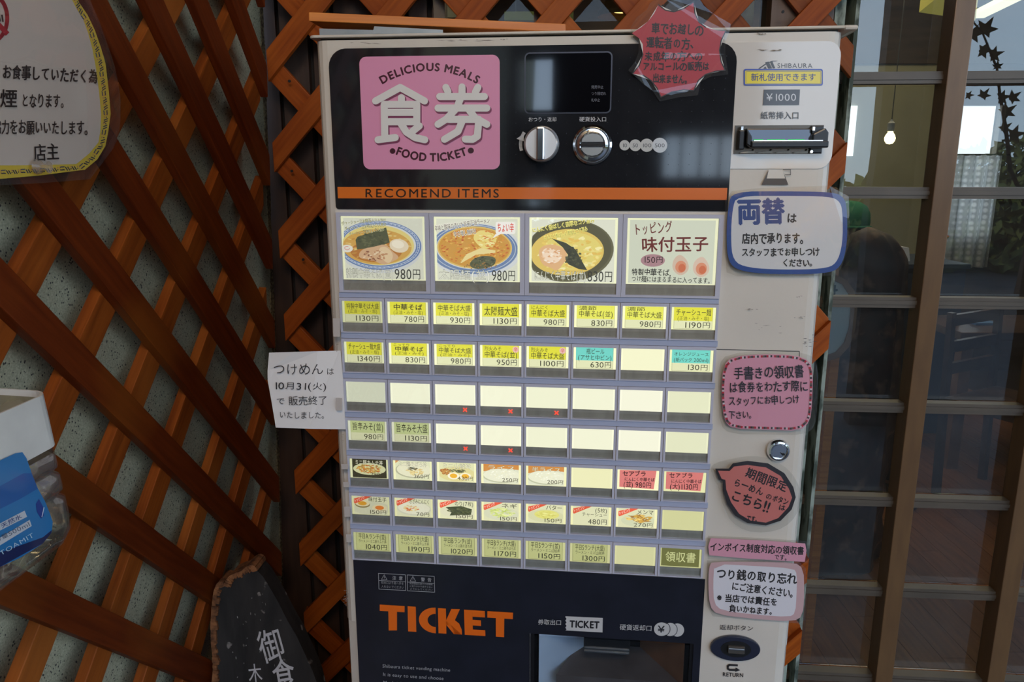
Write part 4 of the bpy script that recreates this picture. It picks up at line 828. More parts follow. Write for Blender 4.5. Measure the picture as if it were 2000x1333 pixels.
for s_ in (1, -1):
    q = [(-.0021, -.0015*s_), (-.0015, -.0021*s_), (.0021, .0015*s_), (.0015, .0021*s_)]; xp.prism(q, -.0013, -.0009, 'y')
XM = xp.mesh('cross_led', LEDM)
R = card_rows(); XS = {(2, 2), (2, 3), (2, 4), (3, 2), (3, 3)}
for r in range(7):
    for c in range(8):
        u0, v0 = c*.045, -r*.0405
        M0 = MP.mat(u0, v0); bt = link('button', FR_S, mach, M0)
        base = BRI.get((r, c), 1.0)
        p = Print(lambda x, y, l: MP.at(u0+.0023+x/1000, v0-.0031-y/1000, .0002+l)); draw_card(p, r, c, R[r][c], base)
        p.obj('card', BACKLIT, bt, M0)
        link('lower_bar', BAR_S, bt, M0); link('cover', COV_S, bt, M0)
        if (r, c) in XS: tag(link('cross_led', XM, bt, MP.mat(u0+.0318, v0-.0290)), 'red lit sold out cross')
    # rail under each row
    if r < 6: MB().box(-.0005 if r % 2 else 0, .3592+.0015, -.0016, 0, -r*.0405-.0402, -r*.0405-.0348).obj('rail', M_['rail'], mach, MM)
NB = ['特製中華そば(並)', '太陽麺(並)', 'にんにく中華そば(並)']; PB = ['980円', '980円', '830円']
for c in range(4):
    u0, v0 = c*.0897+.0008, .0815; M0 = MP.mat(u0, v0); bt = link('button', FR_B, mach, M0)
    b = (.74, .84, .90, .84)[c]; w, h = 81, 60.5
    p = Print(lambda x, y, l: MP.at(u0+.0043+x/1000, v0-.0035-y/1000, .0002+l))
    p.poly([(0, 0), (w, 0), (w, h), (0, h)], (250, 252, 214), b*1.12); p.poly([(2.2, 1.8), (w-2.4, 1.8), (w-2.4, h-1), (2.2, h-1)], (238, 240, 222) if c < 3 else (226, 232, 212), b)
    if c < 3:
        lim = p.fn; p.fn = lambda x, y, l, f=lim: f(min(max(x, 2.2), w-2.4), min(max(y, 1.8), h-1), l)
        big_bowl(p, c, b); p.fn = lim
        xe = (51, 54, 53)[c]; p.text(NB[c], 5, 57.6, xe, 57.8, 9, (90, 92, 70), .02, 0, b); p.text(NB[c], 5, 57.6, xe, 57.8, 8.8, (250, 250, 232), -.008, 0, b)
        p.text(PB[c], xe+1, 58.2, w-3.4, 58.4, 10, (50, 50, 40), .0, 0, b, lat=1.25)
    else:
        q = (112, 42, 42)
        p.text('トッピング', 6, 16.5, 41, 12.5, 11, q, .012, .09, b); p.text('味付玉子', 13, 31, 74, 29, 13.5, q, .022, .05, b)
        p.poly(ell(24, 38.5, 11, 5.8, 26), (184, 142, 150), b); p.text('150円', 15, 40.8, 33.5, 40.5, 6, (46, 34, 34), .01, .04, b)
        for cx, cy, rt in ((49.5, 43, -6), (68, 44.5, 10)):
            p.poly(smooth_poly([(cx-1+rt*.1, cy-11), (cx+5, cy-6), (cx+8, cy+2), (cx+4, cy+8), (cx-2, cy+9), (cx-8, cy+3), (cx-7, cy-6)]), (226, 200, 180), b); p.poly(ell(cx, cy+1, 5, 5.6, 18), (224, 150, 116), b); p.poly(ell(cx+1, cy+2, 3.2, 3.8, 18), (212, 116, 80), b)
        p.text('特製中華そば,', 5, 52, 41, 52.5, 6, (40, 38, 36), .02, .07, b); p.text('つけ麺にはまるまるに入ってます。', 5, 58, 79, 59, 5.2, (40, 38, 36), .014, .07, b)
    p.obj('card', BACKLIT, bt, M0); link('lower_bar', BAR_B, bt, M0); link('cover', COV_B, bt, M0)
MB().box(0, .3595, -.0016, 0, .0004, .0048).obj('rail', M_['rail'], mach, MM)

# ------------------------------------------------------------------ taped notices
def sheet(name, label, cat, P_, base_px, off, clear=None, paper=None, draw=None, tr=None, group=None, thick=.0004, m=GLOSSPRINT, bend=None):
    """a sheet on plane P_: optional clear laminate sleeve, paper cut to its outline, ink drawn on it"""
    bx, by = base_px; f = tr or (lambda x, y: (x, y)); bend = bend or (lambda x, y: 0)
    root = empty(name, P_.mat(*P_.uv(bx, by, off), off), label, cat, group); mw = WM[root.name]; mi = mw.inverted()
    pos = lambda x, y, o: P_.P(*f(x, y), off+o+bend(x, y))
    mb = MB(); n = len(paper); a = [mi @ pos(x, y, 0) for x, y in paper]; b = [mi @ pos(x, y, thick) for x, y in paper]
    mb.add(a+b, [tuple(range(n))[::-1], tuple(range(n, 2*n))]+[(i, (i+1) % n, n+(i+1) % n, n+i) for i in range(n)])
    mb.obj('paper', mat('notice_paper', (236, 232, 226), .7), root, mw)
    pr = Print(lambda x, y, l: pos(x, y, thick+.00005+l)); draw(pr); pr.obj('lettering', m, root, mw)
    if clear:
        mb = MB(); n = len(clear); a = [mi @ pos(x, y, -.0003) for x, y in clear]; b = [mi @ pos(x, y, .0030+.0006*sin(i*2.1)) for i, (x, y) in enumerate(clear)]
        mb.add(a, [tuple(range(n))[::-1]]).add(b, [tuple(range(n))])
        mb.add([p_ for p_ in b]+[q+(p_-q)*.0 for p_, q in zip(a, b)], [(i, (i+1) % n, n+(i+1) % n, n+i) for i in range(n)])
        mb.obj('laminate', CLEAR, root, mw)
    return root
def dashes(p, pts, w, cols, step, boost=1):
    i = 0; acc = []
    P = [Vector(q) for q in pts]; P.append(P[0])
    for a, b in zip(P, P[1:]):
        L = (b-a).length; n = max(1, int(L/step))
        for k in range(n): p.line([a.lerp(b, k/n), a.lerp(b, (k+1)/n)], w, cols[i % len(cols)]); p.l -= .9; i += 1
def sub(f, s, o): return lambda x, y: (o[0]+x/s, o[1]+y/s)
BK = (34, 30, 30)
# red burst
def d_red(p):
    star = [(1275, 38), (1330, 82), (1400, 96), (1480, 70), (1563, 14), (1572, 110), (1605, 180), (1660, 222), (1740, 246), (1822, 255), (1786, 330), (1772, 410), (1785, 500), (1817, 572), (1740, 580), (1660, 606), (1600, 655), (1562, 738), (1480, 732), (1380, 750), (1295, 792), (1262, 715), (1215, 655), (1150, 612), (1064, 600), (1120, 530), (1150, 440), (1148, 360), (1118, 312), (1058, 270), (1130, 225), (1190, 175), (1240, 110)]
    p.poly(star, (190, 52, 62))
    for i in ((4, 5), (5, 6), (6, 7), (9, 10), (10, 11), (11, 12), (12, 13), (17, 18), (18, 19), (19, 20), (13, 14), (14, 15), (15, 16), (16, 17), (0, 1), (1, 2), (2, 3), (3, 4), (20, 21), (21, 22), (22, 23), (24, 25), (25, 26)): p.line([star[i[0]], star[i[1]]], 9, BK); p.l -= .9
    for t, q, h in (('車でお越しの', (1215, 268, 1640, 292), 88), ('運転者の方、', (1172, 388, 1606, 398), 86), ('未成年の方への', (1160, 494, 1636, 496), 74), ('アルコールの販売は', (1145, 578, 1692, 572), 70), ('出来ません。', (1228, 672, 1540, 682), 72)): p.text(t, *q, h, BK, .028, .09)
sheet('laminated_notice', 'red starburst notice with black handwriting in a clear sleeve, over the machine\'s top edge', 'notice', MP, (1325, 150), .0052,
      clear=[(1240, 0), (1280, -40), (1600, -30), (1640, 40), (1720, 110), (1866, 196), (1852, 262), (1822, 330), (1820, 440), (1843, 606), (1700, 624), (1620, 665), (1597, 776), (1450, 790), (1285, 826), (1230, 740), (1160, 690), (1030, 572), (1085, 500), (1116, 420), (1112, 350), (1045, 282), (1052, 215), (1100, 140), (1180, 80), (1205, 30)],
      paper=[(1275, 38), (1400, 96), (1563, 14), (1605, 180), (1740, 246), (1822, 255), (1772, 410), (1817, 572), (1660, 606), (1562, 738), (1380, 750), (1295, 792), (1215, 655), (1064, 600), (1150, 440), (1118, 312), (1058, 270), (1190, 175)],
      draw=d_red, tr=sub(0, 4.1667, (980, 0)))
# blue rimmed
def d_blue(p):
    o_ = smooth_poly([(340, 95), (1000, 92), (1660, 100), (1800, 180), (1832, 350), (1832, 800), (1748, 1090), (1560, 1165), (1000, 1178), (500, 1150), (285, 1050), (256, 700), (280, 280)], 2); cx, cy = 1040, 620
    i_ = [(cx+(x-cx)*.925, cy+(y-cy)*.888) for x, y in o_]
    p.poly(o_, (228, 226, 224)); p.ring(o_, i_, (44, 78, 150))
    p.text('両替', 400, 515, 1025, 510, 320, (52, 76, 140), .045, .02); p.text('は', 1040, 500, 1175, 505, 125, BK, .03)
    for t, q, h in (('店内で承ります。', (462, 775, 1325, 775), 140), ('スタッフまでお申しつけ', (455, 940, 1475, 930), 105), ('ください。', (985, 1072, 1430, 1075), 100)): p.text(t, *q, h, BK, .03, .07)
sheet('laminated_notice', 'white notice with thick blue rim and large blue characters on the machine', 'notice', MP, (1540, 530), .0048,
      clear=[(240, 200), (330, 90), (700, 48), (1600, 20), (1690, 40), (1852, 160), (1862, 500), (1852, 800), (1750, 1100), (1700, 1185), (1500, 1200), (400, 1200), (262, 1150), (232, 800)],
      paper=smooth_poly([(340, 95), (1000, 92), (1660, 100), (1800, 180), (1832, 350), (1832, 800), (1748, 1090), (1560, 1165), (1000, 1178), (500, 1150), (285, 1050), (256, 700), (280, 280)], 2), draw=d_blue, tr=sub(0, 6.6667, (1380, 360)))
# pink, patterned rim
def d_pink(p):
    o_ = smooth_poly([(1412, 716), (1430, 697), (1490, 692), (1555, 694), (1582, 706), (1588, 730), (1586, 790), (1582, 824), (1562, 842), (1500, 840), (1430, 838), (1414, 822), (1408, 770)], 1)
    p.poly(o_, (228, 158, 176)); cx, cy = 1498, 767; dashes(p, [(cx+(x-cx)*.965, cy+(y-cy)*.95) for x, y in o_], 4.2, [(60, 54, 56), (190, 40, 56), (214, 200, 200), (60, 54, 56), (230, 160, 176), (190, 40, 56), (120, 90, 80)], 3.4)
    for t, q, h in (('手書きの領収書', (1433, 741, 1571, 738), 24), ('は食券をわたす際に', (1424, 767, 1579, 764), 20), ('スタッフにお申しつけ', (1423, 793, 1562, 789), 17), ('下さい。', (1423, 818, 1476, 818), 15)): p.text(t, *q, h, BK, .016, .08)
sheet('laminated_notice', 'pink notice with red and black patterned rim, below the blue rimmed notice', 'notice', MP, (1498, 840), .004,
      clear=smooth_poly([(1404, 712), (1420, 692), (1500, 684), (1580, 690), (1598, 712), (1597, 790), (1592, 835), (1570, 850), (1500, 849), (1425, 848), (1406, 830), (1402, 770)], 1),
      paper=smooth_poly([(1412, 716), (1430, 697), (1490, 692), (1555, 694), (1582, 706), (1588, 730), (1586, 790), (1582, 824), (1562, 842), (1500, 840), (1430, 838), (1414, 822), (1408, 770)], 1), draw=d_pink)
# speech bubble
BUB = [(42, 290), (108, 290), (128, 264), (200, 252), (300, 264), (380, 312), (424, 380), (436, 430), (416, 490), (362, 545), (290, 568), (200, 556), (140, 520), (100, 462), (80, 395), (79, 352), (60, 344)]
def d_bub(p):
    p.poly(BUB, (40, 34, 36)); p.poly([(56, 300), (112, 302), (134, 280), (200, 272), (290, 284), (362, 326), (402, 388), (418, 432), (400, 478), (350, 532), (290, 554), (215, 544), (160, 512), (120, 455), (96, 392), (92, 345), (74, 340)], (214, 122, 112))
    for t, q, h in (('期間限定', (184, 328, 388, 406), 50), ('らーめん', (126, 372, 272, 424), 40), ('の', (286, 438, 318, 444), 30), ('ボタン', (318, 448, 396, 470), 32), ('は', (350, 492, 384, 497), 28), ('こちら!!', (112, 440, 302, 508), 56), ('です。', (194, 542, 258, 553), 26)): p.text(t, *q, h, BK, .032, .06)
sheet('laminated_notice', 'salmon speech bubble notice with thick black outline, below the key lock', 'notice', MP, (1485, 1020), .004,
      clear=smooth_poly([(18, 288), (40, 262), (130, 240), (220, 226), (320, 240), (410, 300), (456, 380), (464, 440), (440, 520), (380, 580), (290, 604), (190, 596), (120, 550), (80, 480), (60, 380), (40, 350)], 1), paper=BUB, draw=d_bub, tr=sub(0, 2.5016, (1380, 800)))
def d_inv(p):
    p.poly([(20, 630), (250, 640), (482, 656), (488, 690), (480, 746), (442, 744), (200, 730), (14, 714), (8, 670)], (232, 164, 182))
    p.text('インボイス制度対応の領収書', 16, 690, 476, 712, 40, BK, .03, .05); p.text('です。', 330, 734, 406, 740, 26, BK, .03, .04)
sheet('laminated_notice', 'narrow pink strip notice with two lines of black handwriting, below the speech bubble', 'notice', MP, (1480, 1095), .004,
      clear=[(8, 618), (250, 628), (488, 644), (500, 690), (494, 750), (440, 756), (200, 744), (6, 734), (2, 670)], paper=[(20, 630), (250, 640), (482, 656), (488, 690), (480, 746), (442, 744), (200, 730), (14, 714), (8, 670)], draw=d_inv, tr=sub(0, 2.5016, (1380, 800)))
WB = smooth_poly([(28, 744), (240, 746), (430, 748), (474, 780), (478, 900), (470, 1010), (424, 1038), (240, 1026), (50, 1004), (14, 960), (8, 850), (12, 770)], 1)
def d_wht(p):
    p.poly(WB, (214, 176, 176)); p.poly(smooth_poly([(38, 756), (240, 766), (426, 778), (442, 806), (440, 900), (434, 996), (404, 1016), (240, 1004), (74, 984), (36, 948), (32, 850)], 1), (236, 232, 236))
    for t, q, h in (('つり銭の取り忘れ', (46, 826, 440, 856), 50), ('にご注意ください。', (120, 884, 442, 924), 40), ('※当店では責任を', (50, 936, 346, 962), 36), ('負いかねます。', (110, 988, 338, 1008), 34)): p.text(t, *q, h, BK, .036, .06)
sheet('laminated_notice', 'white notice with pale pink rim about forgotten change, above the return button', 'notice', MP, (1478, 1215), .004,
      clear=[(2, 738), (240, 738), (448, 742), (484, 776), (490, 900), (480, 1030), (450, 1046), (240, 1034), (30, 1012), (2, 960)], paper=WB, draw=d_wht, tr=sub(0, 2.5016, (1380, 800)))
# plain paper note on the left edge
def d_note(p):
    p.poly([(170, 195), (500, 186), (800, 176), (1100, 168), (1130, 500), (1166, 1195), (700, 1186), (258, 1172), (205, 850), (152, 560), (150, 430)], (232, 228, 222))
    q = (50, 48, 48)
    p.text('つけめん', 218, 485, 880, 485, 150, q, -.004, .05); p.text('は', 915, 485, 1020, 482, 90, q, -.002)
    p.text('10月31(火)', 222, 672, 925, 680, 95, q, -.002, .04); p.text('で', 262, 872, 380, 868, 90, q, 0); p.text('販売終了', 420, 880, 935, 872, 115, q, 0, .04); p.text('いたしました。', 298, 1050, 945, 1062, 95, q, 0, .05)
sheet('paper_note', 'plain white paper note with pen handwriting taped to the machine\'s left edge', 'note', MP, (600, 836), .0035, paper=[(170, 195), (500, 186), (800, 176), (1100, 168), (1130, 500), (1166, 1195), (700, 1186), (258, 1172), (205, 850), (152, 560), (150, 430)], draw=d_note,
      tr=sub(0, 6.665, (500, 660)), m=PAPER, bend=lambda x, y: -.006*max(0, (520-x)/400)**2)
# big no-smoking notice on the left lattice
def d_big(p):
    yo = [(-400, -90), (430, -90), (480, 16), (530, 90), (575, 185), (612, 290), (640, 390), (660, 560), (670, 690), (655, 800), (638, 885), (590, 965), (515, 1028), (250, 1062), (0, 1084), (-400, 1110)]
    p.poly(yo, (232, 200, 70)); p.poly([(-400, -90), (400, -90), (432, -10), (462, 50), (505, 120), (535, 205), (560, 300), (582, 420), (600, 560), (612, 690), (608, 790), (596, 862), (540, 930), (462, 994), (250, 1000), (0, 1002), (-400, 1012)], (222, 206, 190))
    mid = [(440, -60), (478, 60), (520, 120), (552, 195), (585, 300), (610, 405), (628, 560), (640, 690), (630, 795), (616, 870), (565, 948), (490, 1012), (250, 1030), (0, 1042), (-380, 1060)]
    P = [Vector(q) for q in mid]; i = 0; l0 = p.l
    for a, b in zip(P, P[1:]):
        L = (b-a).length; d = (b-a).normalized(); q = Vector((-d.y, d.x)); n = int(L/13)
        for k in range(n):
            c = a.lerp(b, (k+.5)/n); t = i % 9; col = (42, 50, 84)
            if t in (0, 1, 6, 7): p.line([c-q*14-d*5, c+q*6+d*6], 6.5, col)
            elif t in (2, 3): p.line([c-q*10, c-q*8+d*11], 6.5, col); p.line([c+q*10, c+q*8+d*11], 6, (70, 80, 110))
            elif t == 4: p.line([c+q*12, c-q*12], 3, (214, 130, 110))
            else: p.poly(ell(*(c+q*6), 4, 4, 8), (214, 130, 110)); p.poly(ell(*(c-q*6), 4, 4, 8), col)
            p.l = l0; i += 1
    p.l = l0+4
    p.line(ell(-60, 110, 104, 144, 44), 24, (186, 46, 56), closed=True); p.line([(-130, 20), (40, 200)], 30, (186, 46, 56)); p.l += 1
    p.line([(-6, 90), (0, 128)], 9, (50, 46, 50)); p.line([(12, 92), (18, 130)], 9, (50, 46, 50)); p.line([(-20, 66), (-4, 84)], 5, (50, 46, 50)); p.poly([(-130, 92), (-20, 90), (-14, 126), (-128, 128)], (240, 236, 230)); p.line([(-130, 92), (-20, 90), (-14, 126), (-128, 128)], 4, (50, 46, 50), closed=True)
    for t, q, h, bd in (('皆様に気持ちよくお食事していただく為', (-452, 448, 592, 505), 82, .022), ('全席禁煙', (-330, 652, 108, 652), 112, .014), ('となります。', (128, 650, 414, 655), 84, .012), ('ご協力をお願いいたします。', (-92, 808, 562, 818), 84, .012), ('店主', (206, 975, 362, 966), 100, .012)): p.text(t, *q, h, BK, bd, .05)
big = sheet('laminated_notice', 'large cream no smoking notice with yellow patterned rim, on the left lattice', 'notice', LP, (0, 340), .006,
      clear=[(-420, -110), (500, -110), (560, 40), (602, 130), (655, 280), (695, 400), (716, 500), (730, 600), (728, 740), (718, 830), (685, 900), (640, 962), (545, 1086), (250, 1110), (0, 1122), (-420, 1150)],
      paper=[(-400, -90), (430, -90), (480, 16), (530, 90), (575, 185), (612, 290), (640, 390), (660, 560), (670, 690), (655, 800), (638, 885), (590, 965), (515, 1028), (250, 1062), (0, 1084), (-400, 1110)], draw=d_big, tr=sub(0, 3.1, (0, 0)))
mw = WM[big.name]; q = mw.inverted() @ LP.P(72, 326, .0105)
MB().lathe([(.0065, 0), (.0055, -.003), (.0028, -.005), (.0028, -.009), (.0052, -.011), (.0001, -.0115)], q, 18, 'y').obj('push_pin', glass('clear_pin', (240, 230, 214), milk=.15, boost=.6, cap=.15), big, mw)

# ------------------------------------------------------------------ board, tray on top of the machine
def vplane(Y, yaw=0): return Plane((0, Y, 0), (cos(yaw), sin(yaw), 0), (sin(yaw), -cos(yaw), 0))
PT = vplane(.79)
A, B, C, D = [PT.P(*q) for q in ((602.8, 23.5), (1104.8, 46.5), (1104.8, 63), (603, 41))]
bd = empty('wooden_board', T((A+C)/2), 'orange brown wooden board lying on top of the ticket machine', 'board')
mb = MB(); back = Vector((.02, .27, 0)); mb.add([A, B, C, D, A+back, B+back, C+back, D+back], [(0, 1, 2, 3), (7, 6, 5, 4), (0, 4, 5, 1), (1, 5, 6, 2), (2, 6, 7, 3), (3, 7, 4, 0)])
me = MB(); me.v = [tuple(Vector(v)-(A+C)/2) for v in mb.v]; me.f = mb.f; me.mi = mb.mi; me.obj('plank', M_['plank'], bd, T((A+C)/2), bevel=.0008)
zl = MZ+.2392
me = MB(); c0 = Vector(((A.x+C.x)/2, .9, zl)); me.box(-.04, .20, -.03, .0, 0, C.z-zl-.0006).obj('support_block', M_['dwood'], bd, T(c0))
PT2 = vplane(.735, -.1)
t0 = PT2.P(613, 76); t1 = PT2.P(705, 70)
gt = MB(); gt.prism([(0, 0), (.115, 0), (.115, .0022), (.0, .0075)], 0, .10, 'y').prism([(.050, .0018), (.115, .0010), (.115, .0040), (.052, .0082)], -.001, .0, 'y')
o = gt.obj('metal_sheet', M_['galv'], None, T(MP.at(-.010, .2393, -.010)) @ Matrix.Rotation(MYAW-.01, 4, 'Z')); tag(o, 'folded galvanised metal sheet under the wooden board at the machine\'s left corner', 'metal sheet')

# ------------------------------------------------------------------ carved black sign in the corner
SP = Plane((0, .875, 0), (1, 0, 0), (0, -1, .10))
K = lambda x, y: (400+x/5.27, 1080+y/5.27)
edge = [(95, 1333), (108, 1200), (100, 1060), (88, 900), (84, 700), (96, 540), (112, 400), (140, 320), (172, 296), (200, 306), (216, 334), (240, 280), (270, 240), (330, 212), (392, 194), (440, 150), (486, 124), (524, 140), (540, 188)]
right = [(600, 250), (680, 380), (760, 520), (850, 700), (940, 850), (1000, 980), (1060, 1110), (1110, 1220), (1150, 1333)]
uvs = [SP.uv(*K(*q)) for q in edge+right]; uL = uvs[0][0]; uR = uvs[-1][0]
poly = [(uL+.0, .004)]+uvs+[(uR+.05, uvs[-1][1]-.25), (uR+.06, .004)]
sg = empty('carved_sign', SP.mat((uL+uR)/2, .004), 'charred black wooden slab with white brush characters leaning in the corner', 'sign')
SM = SP.mat()
M_['char'] = noisy('charred_wood', (28, 26, 24), (46, 43, 40), 26, .7, stretch=(2, 2, .5), bump=.7, c3=(128, 122, 116), c3scale=45, c3lo=.68, c3hi=.72)
M_['bark'] = noisy('live_edge_bark', (150, 98, 58), (80, 48, 26), 90, .85, bump=.9)
MB().prism(poly, .0, .035, 'y').obj('slab', M_['char'], sg, SM)
mb = MB(); random.seed(11); ee = []
for a, b in zip(uvs[:18], uvs[1:19]):
    for k in range(5): ee.append((a[0]+(b[0]-a[0])*k/5, a[1]+(b[1]-a[1])*k/5))
for i in range(len(ee)-1):
    (xa, za), (xb, zb) = ee[i], ee[i+1]; w = random.uniform(.003, .0075); dx, dz = xb-xa, zb-za; L = hypot(dx, dz) or 1; nx, nz_ = dz/L, -dx/L
    mb.prism([(xa-nx*.002, za-nz_*.002), (xb-nx*.002, zb-nz_*.002), (xb+nx*w, zb+nz_*w), (xa+nx*w*1.1, za+nz_*w*1.1)], -.003-random.random()*.002, .034, 'y')
tag(mb.obj('bark_edge', M_['bark'], sg, SM), 'ragged light brown bark edge', kind='stuff')
p = Print(lambda x, y, l: SP.P(*K(x, y), .0012+l)); WH = (200, 198, 198)
p.text('御', 600, 1150, 850, 1080, 330, WH, .01, 0); p.cut(); p.text('食', 725, 1440, 955, 1400, 320, WH, .012, 0); p.cut(); p.text('木', 455, 1345, 600, 1330, 190, WH, .004, 0)
p.cut(); random.seed(5)
for _ in range(26):
    x, y = random.uniform(180, 900), random.uniform(420, 1300)
    if x < 850-.0*y and y > (x-500)*1.2+300: p.poly(ell(x, y, random.uniform(1.5, 5), random.uniform(5, 16), 7, rot=random.uniform(-20, 20)), (150, 146, 140))
tag(p.obj('white_lettering', PAPER, sg, SM), 'white brush strokes')

# ------------------------------------------------------------------ clear bottle on the left lattice
OFB = .082
ut, vt = LP.uv(93, 772, OFB); ub_, vb_ = LP.uv(157, 1035, OFB); vbot = LP.uv(40, 1138, OFB)[1]
BO = LP.mat(ut-.05, vbot, .04); bo = empty('plastic_bottle', BO, 'clear ribbed bottle with white taped rim and blue label, hung on the left lattice', 'bottle')
LM = LP.mat()
def sec(v, hw, hd, sh):
    cx = ut-.055+sh; pts = rrect(cx-hw, -.002, cx+hw, -OFB-.002+(.045-hd), .014, 5); return [(x, y, v) for x, y in pts]
prof = []; H_ = vt-vbot; sh = lambda v: (ub_-ut)*(vt-v)/(vt-vb_)*.9
prof.append((vbot, .038, .035)); prof.append((vbot+.004, .047, .042)); prof.append((vbot+.014, .054, .045))
v = vbot+.03
while v < vt-.05: prof += [(v, .055, .0455), (v+.012, .055, .0455), (v+.015, .0525, .0425), (v+.017, .0525, .0425)]; v += .020
prof += [(vt-.045, .055, .045), (vt-.002, .054, .045)]
mb = MB(); ss = [sec(v, hw, hd, sh(v)) for v, hw, hd in prof]; n = len(ss[0]); mb.v = [q for s_ in ss for q in s_]
mb.f = [(i*n+k, i*n+(k+1) % n, (i+1)*n+(k+1) % n, (i+1)*n+k) for i in range(len(ss)-1) for k in range(n)]+[tuple(range(n))]; mb.mi = [0]*len(mb.f)
PET = glass('bottle_plastic', (228, 222, 196), rough=.03, milk=.16, wave=.5, wscale=30, boost=2.5, cap=.35)
mb.obj('bottle_body', PET, bo, LM, smooth=True)
rs = [sec(v, .0560, .0462, sh(v)) for v in (vt-.040, vt, vt+.003)]+[sec(v, .0545, .0448, sh(v)) for v in (vt+.003, vt-.018)]
mb = MB(); mb.v = [q for s_ in rs for q in s_]; mb.f = [(i*n+k, i*n+(k+1) % n, (i+1)*n+(k+1) % n, (i+1)*n+k) for i in range(4) for k in range(n)]; mb.mi = [0]*len(mb.f)
tag(mb.obj('taped_rim', noisy('white_tape', (226, 222, 210), (206, 202, 192), 20, .45, bump=.4), bo, LM), 'white tape folded over the cut rim')
p = Print(lambda x, y, l: LP.P(x, y, OFB+.0045+l))
L_ = [(-150, 1010), (-60, 935), (0, 900), (30, 886), (44, 884), (52, 896), (62, 925), (74, 955), (88, 980), (98, 1005), (103, 1020), (101, 1040), (84, 1062), (40, 1090), (0, 1108), (-80, 1138), (-150, 1160)]
p.poly(L_, (36, 120, 178))
p.poly([(-150, 1060), (-60, 985), (0, 950), (46, 925), (62, 925), (74, 955), (40, 975), (0, 995), (-150, 1080)], (24, 92, 160)); p.poly([(-150, 1130), (0, 1080), (84, 1050), (101, 1036), (100, 1042), (84, 1062), (0, 1108), (-150, 1160)], (18, 36, 84))
p.poly([(70, 985), (76, 975), (84, 990), (86, 1008), (80, 1014), (72, 1000)], (20, 60, 140)); p.line([(82, 1010), (86, 992)], 1.5, (220, 230, 236))
p.poly([(-60, 1040), (0, 1023), (48, 998), (53, 1010), (0, 1037), (-60, 1056)], (206, 208, 212)); p.poly([(-60, 1062), (0, 1051), (58, 1016), (62, 1028), (0, 1066), (-60, 1080)], (206, 208, 212))
p.text('天然水', 4, 1033, 44, 1012, 9, (40, 60, 120), .02); p.text('大容量500ml', -22, 1068, 60, 1027, 9, (90, 96, 110), .0); p.text('TOAMIT', 2, 1086, 68, 1048, 9, (190, 214, 228), .0, track=.06)
p.obj('label', GLOSSPRINT, bo, LM)

# ------------------------------------------------------------------ things in the dining room, seen through the door
PW = vplane(5.44)
def pxbox(Y, x0, y0, x1, y1, depth): a = vplane(Y).P(x0, y0); b = vplane(Y).P(x1, y1); return a.x, b.x, Y, Y+depth, b.z, a.z
# burl trunk
tk = MB(); random.seed(21); N = 40; L = 46; ring0 = []
for i in range(L):
    t = i/(L-1); z = 1.25*t; r = .34*(1-.05*t) if t < .45 else (.332-.212*((t-.45)/.33)**.8 if t < .78 else .12 if t < .88 else .12*sqrt(max(0, 1-((t-.88)/.12)**2)))
    r = max(r, .008); cx = 1.45-r if t < .88 else 1.45-.12-.03*((t-.88)/.12)
    for k in range(N):
        a = 2*pi*k/N; rr = r*(1+.05*sin(5*a+3*t)+.035*sin(11*a+9*t)+.02*sin(23*a)*(1 if t < .25 else .4)+.02*sin(17*t*3+4*a)); tk.v.append((cx+rr*cos(a), 2.82+rr*sin(a)*.8, z))
tk.f = [(i*N+k, i*N+(k+1) % N, (i+1)*N+(k+1) % N, (i+1)*N+k) for i in range(L-1) for k in range(N)]+[tuple(range((L-1)*N, L*N))]; tk.mi = [0]*len(tk.f)
o = tk.obj('wood_burl', noisy('polished_burl', (74, 44, 32), (44, 30, 25), 16, .6, bump=1, c3=(128, 92, 72), c3scale=14, c3lo=.55, c3hi=.68), smooth=True); tag(o, 'large polished brown tree trunk standing on the dining room floor behind the door', 'tree trunk')
# welcome sign
x0, x1, y0, y1, z0, z1 = pxbox(2.02, 1540, 535, 1662, 702, .02)
ws = empty('welcome_sign', T(((x0+x1)/2, y0, 0)), 'white board sign with wooden rim standing just inside the door, blue green lettering', 'sign')
MB().prism([(x, z) for x, z in smooth_poly([(x0, z0), (x1, z0-.01), (x1, z1), (x0, z1)], 2)], 2.02, 2.04, 'y').obj('board', mat('sign_board_white', (210, 216, 226), .5), ws)
o_ = smooth_poly([(x0, z0), (x1, z0-.01), (x1, z1), (x0, z1)], 2); cxs, czs = (x0+x1)/2, (z0+z1)/2; i_ = [(cxs+(x-cxs)*.84, czs+(z-czs)*.88) for x, z in o_]; n = len(o_); mb = MB()
mb.add([(x, 2.012, z) for x, z in o_]+[(x, 2.012, z) for x, z in i_]+[(x, 2.045, z) for x, z in o_]+[(x, 2.0195, z) for x, z in i_], [(i, (i+1) % n, n+(i+1) % n, n+i) for i in range(n)]+[(i, (i+1) % n, 2*n+(i+1) % n, 2*n+i) for i in range(n)]+[(n+i, n+(i+1) % n, 3*n+(i+1) % n, 3*n+i) for i in range(n)])
mb.obj('wooden_rim', noisy('sign_rim_wood', (160, 118, 92), (130, 92, 70), 9, .5), ws)
p = Print(lambda x, y, l: vplane(2.02).P(x, y, .0005+l)); p.text('いらっしゃいませ', 1420, 584, 1634, 590, 34, (40, 96, 120), .03, .03) if False else p.text('ませ', 1592, 588, 1636, 590, 34, (40, 96, 120), .03, .02); p.obj('lettering', PAPER, ws)
for xx in (x0+.03, x1-.03): MB().box(xx-.012, xx+.012, 2.05, 2.075, 0, z1-.03).obj('leg', M_['plank'], ws)
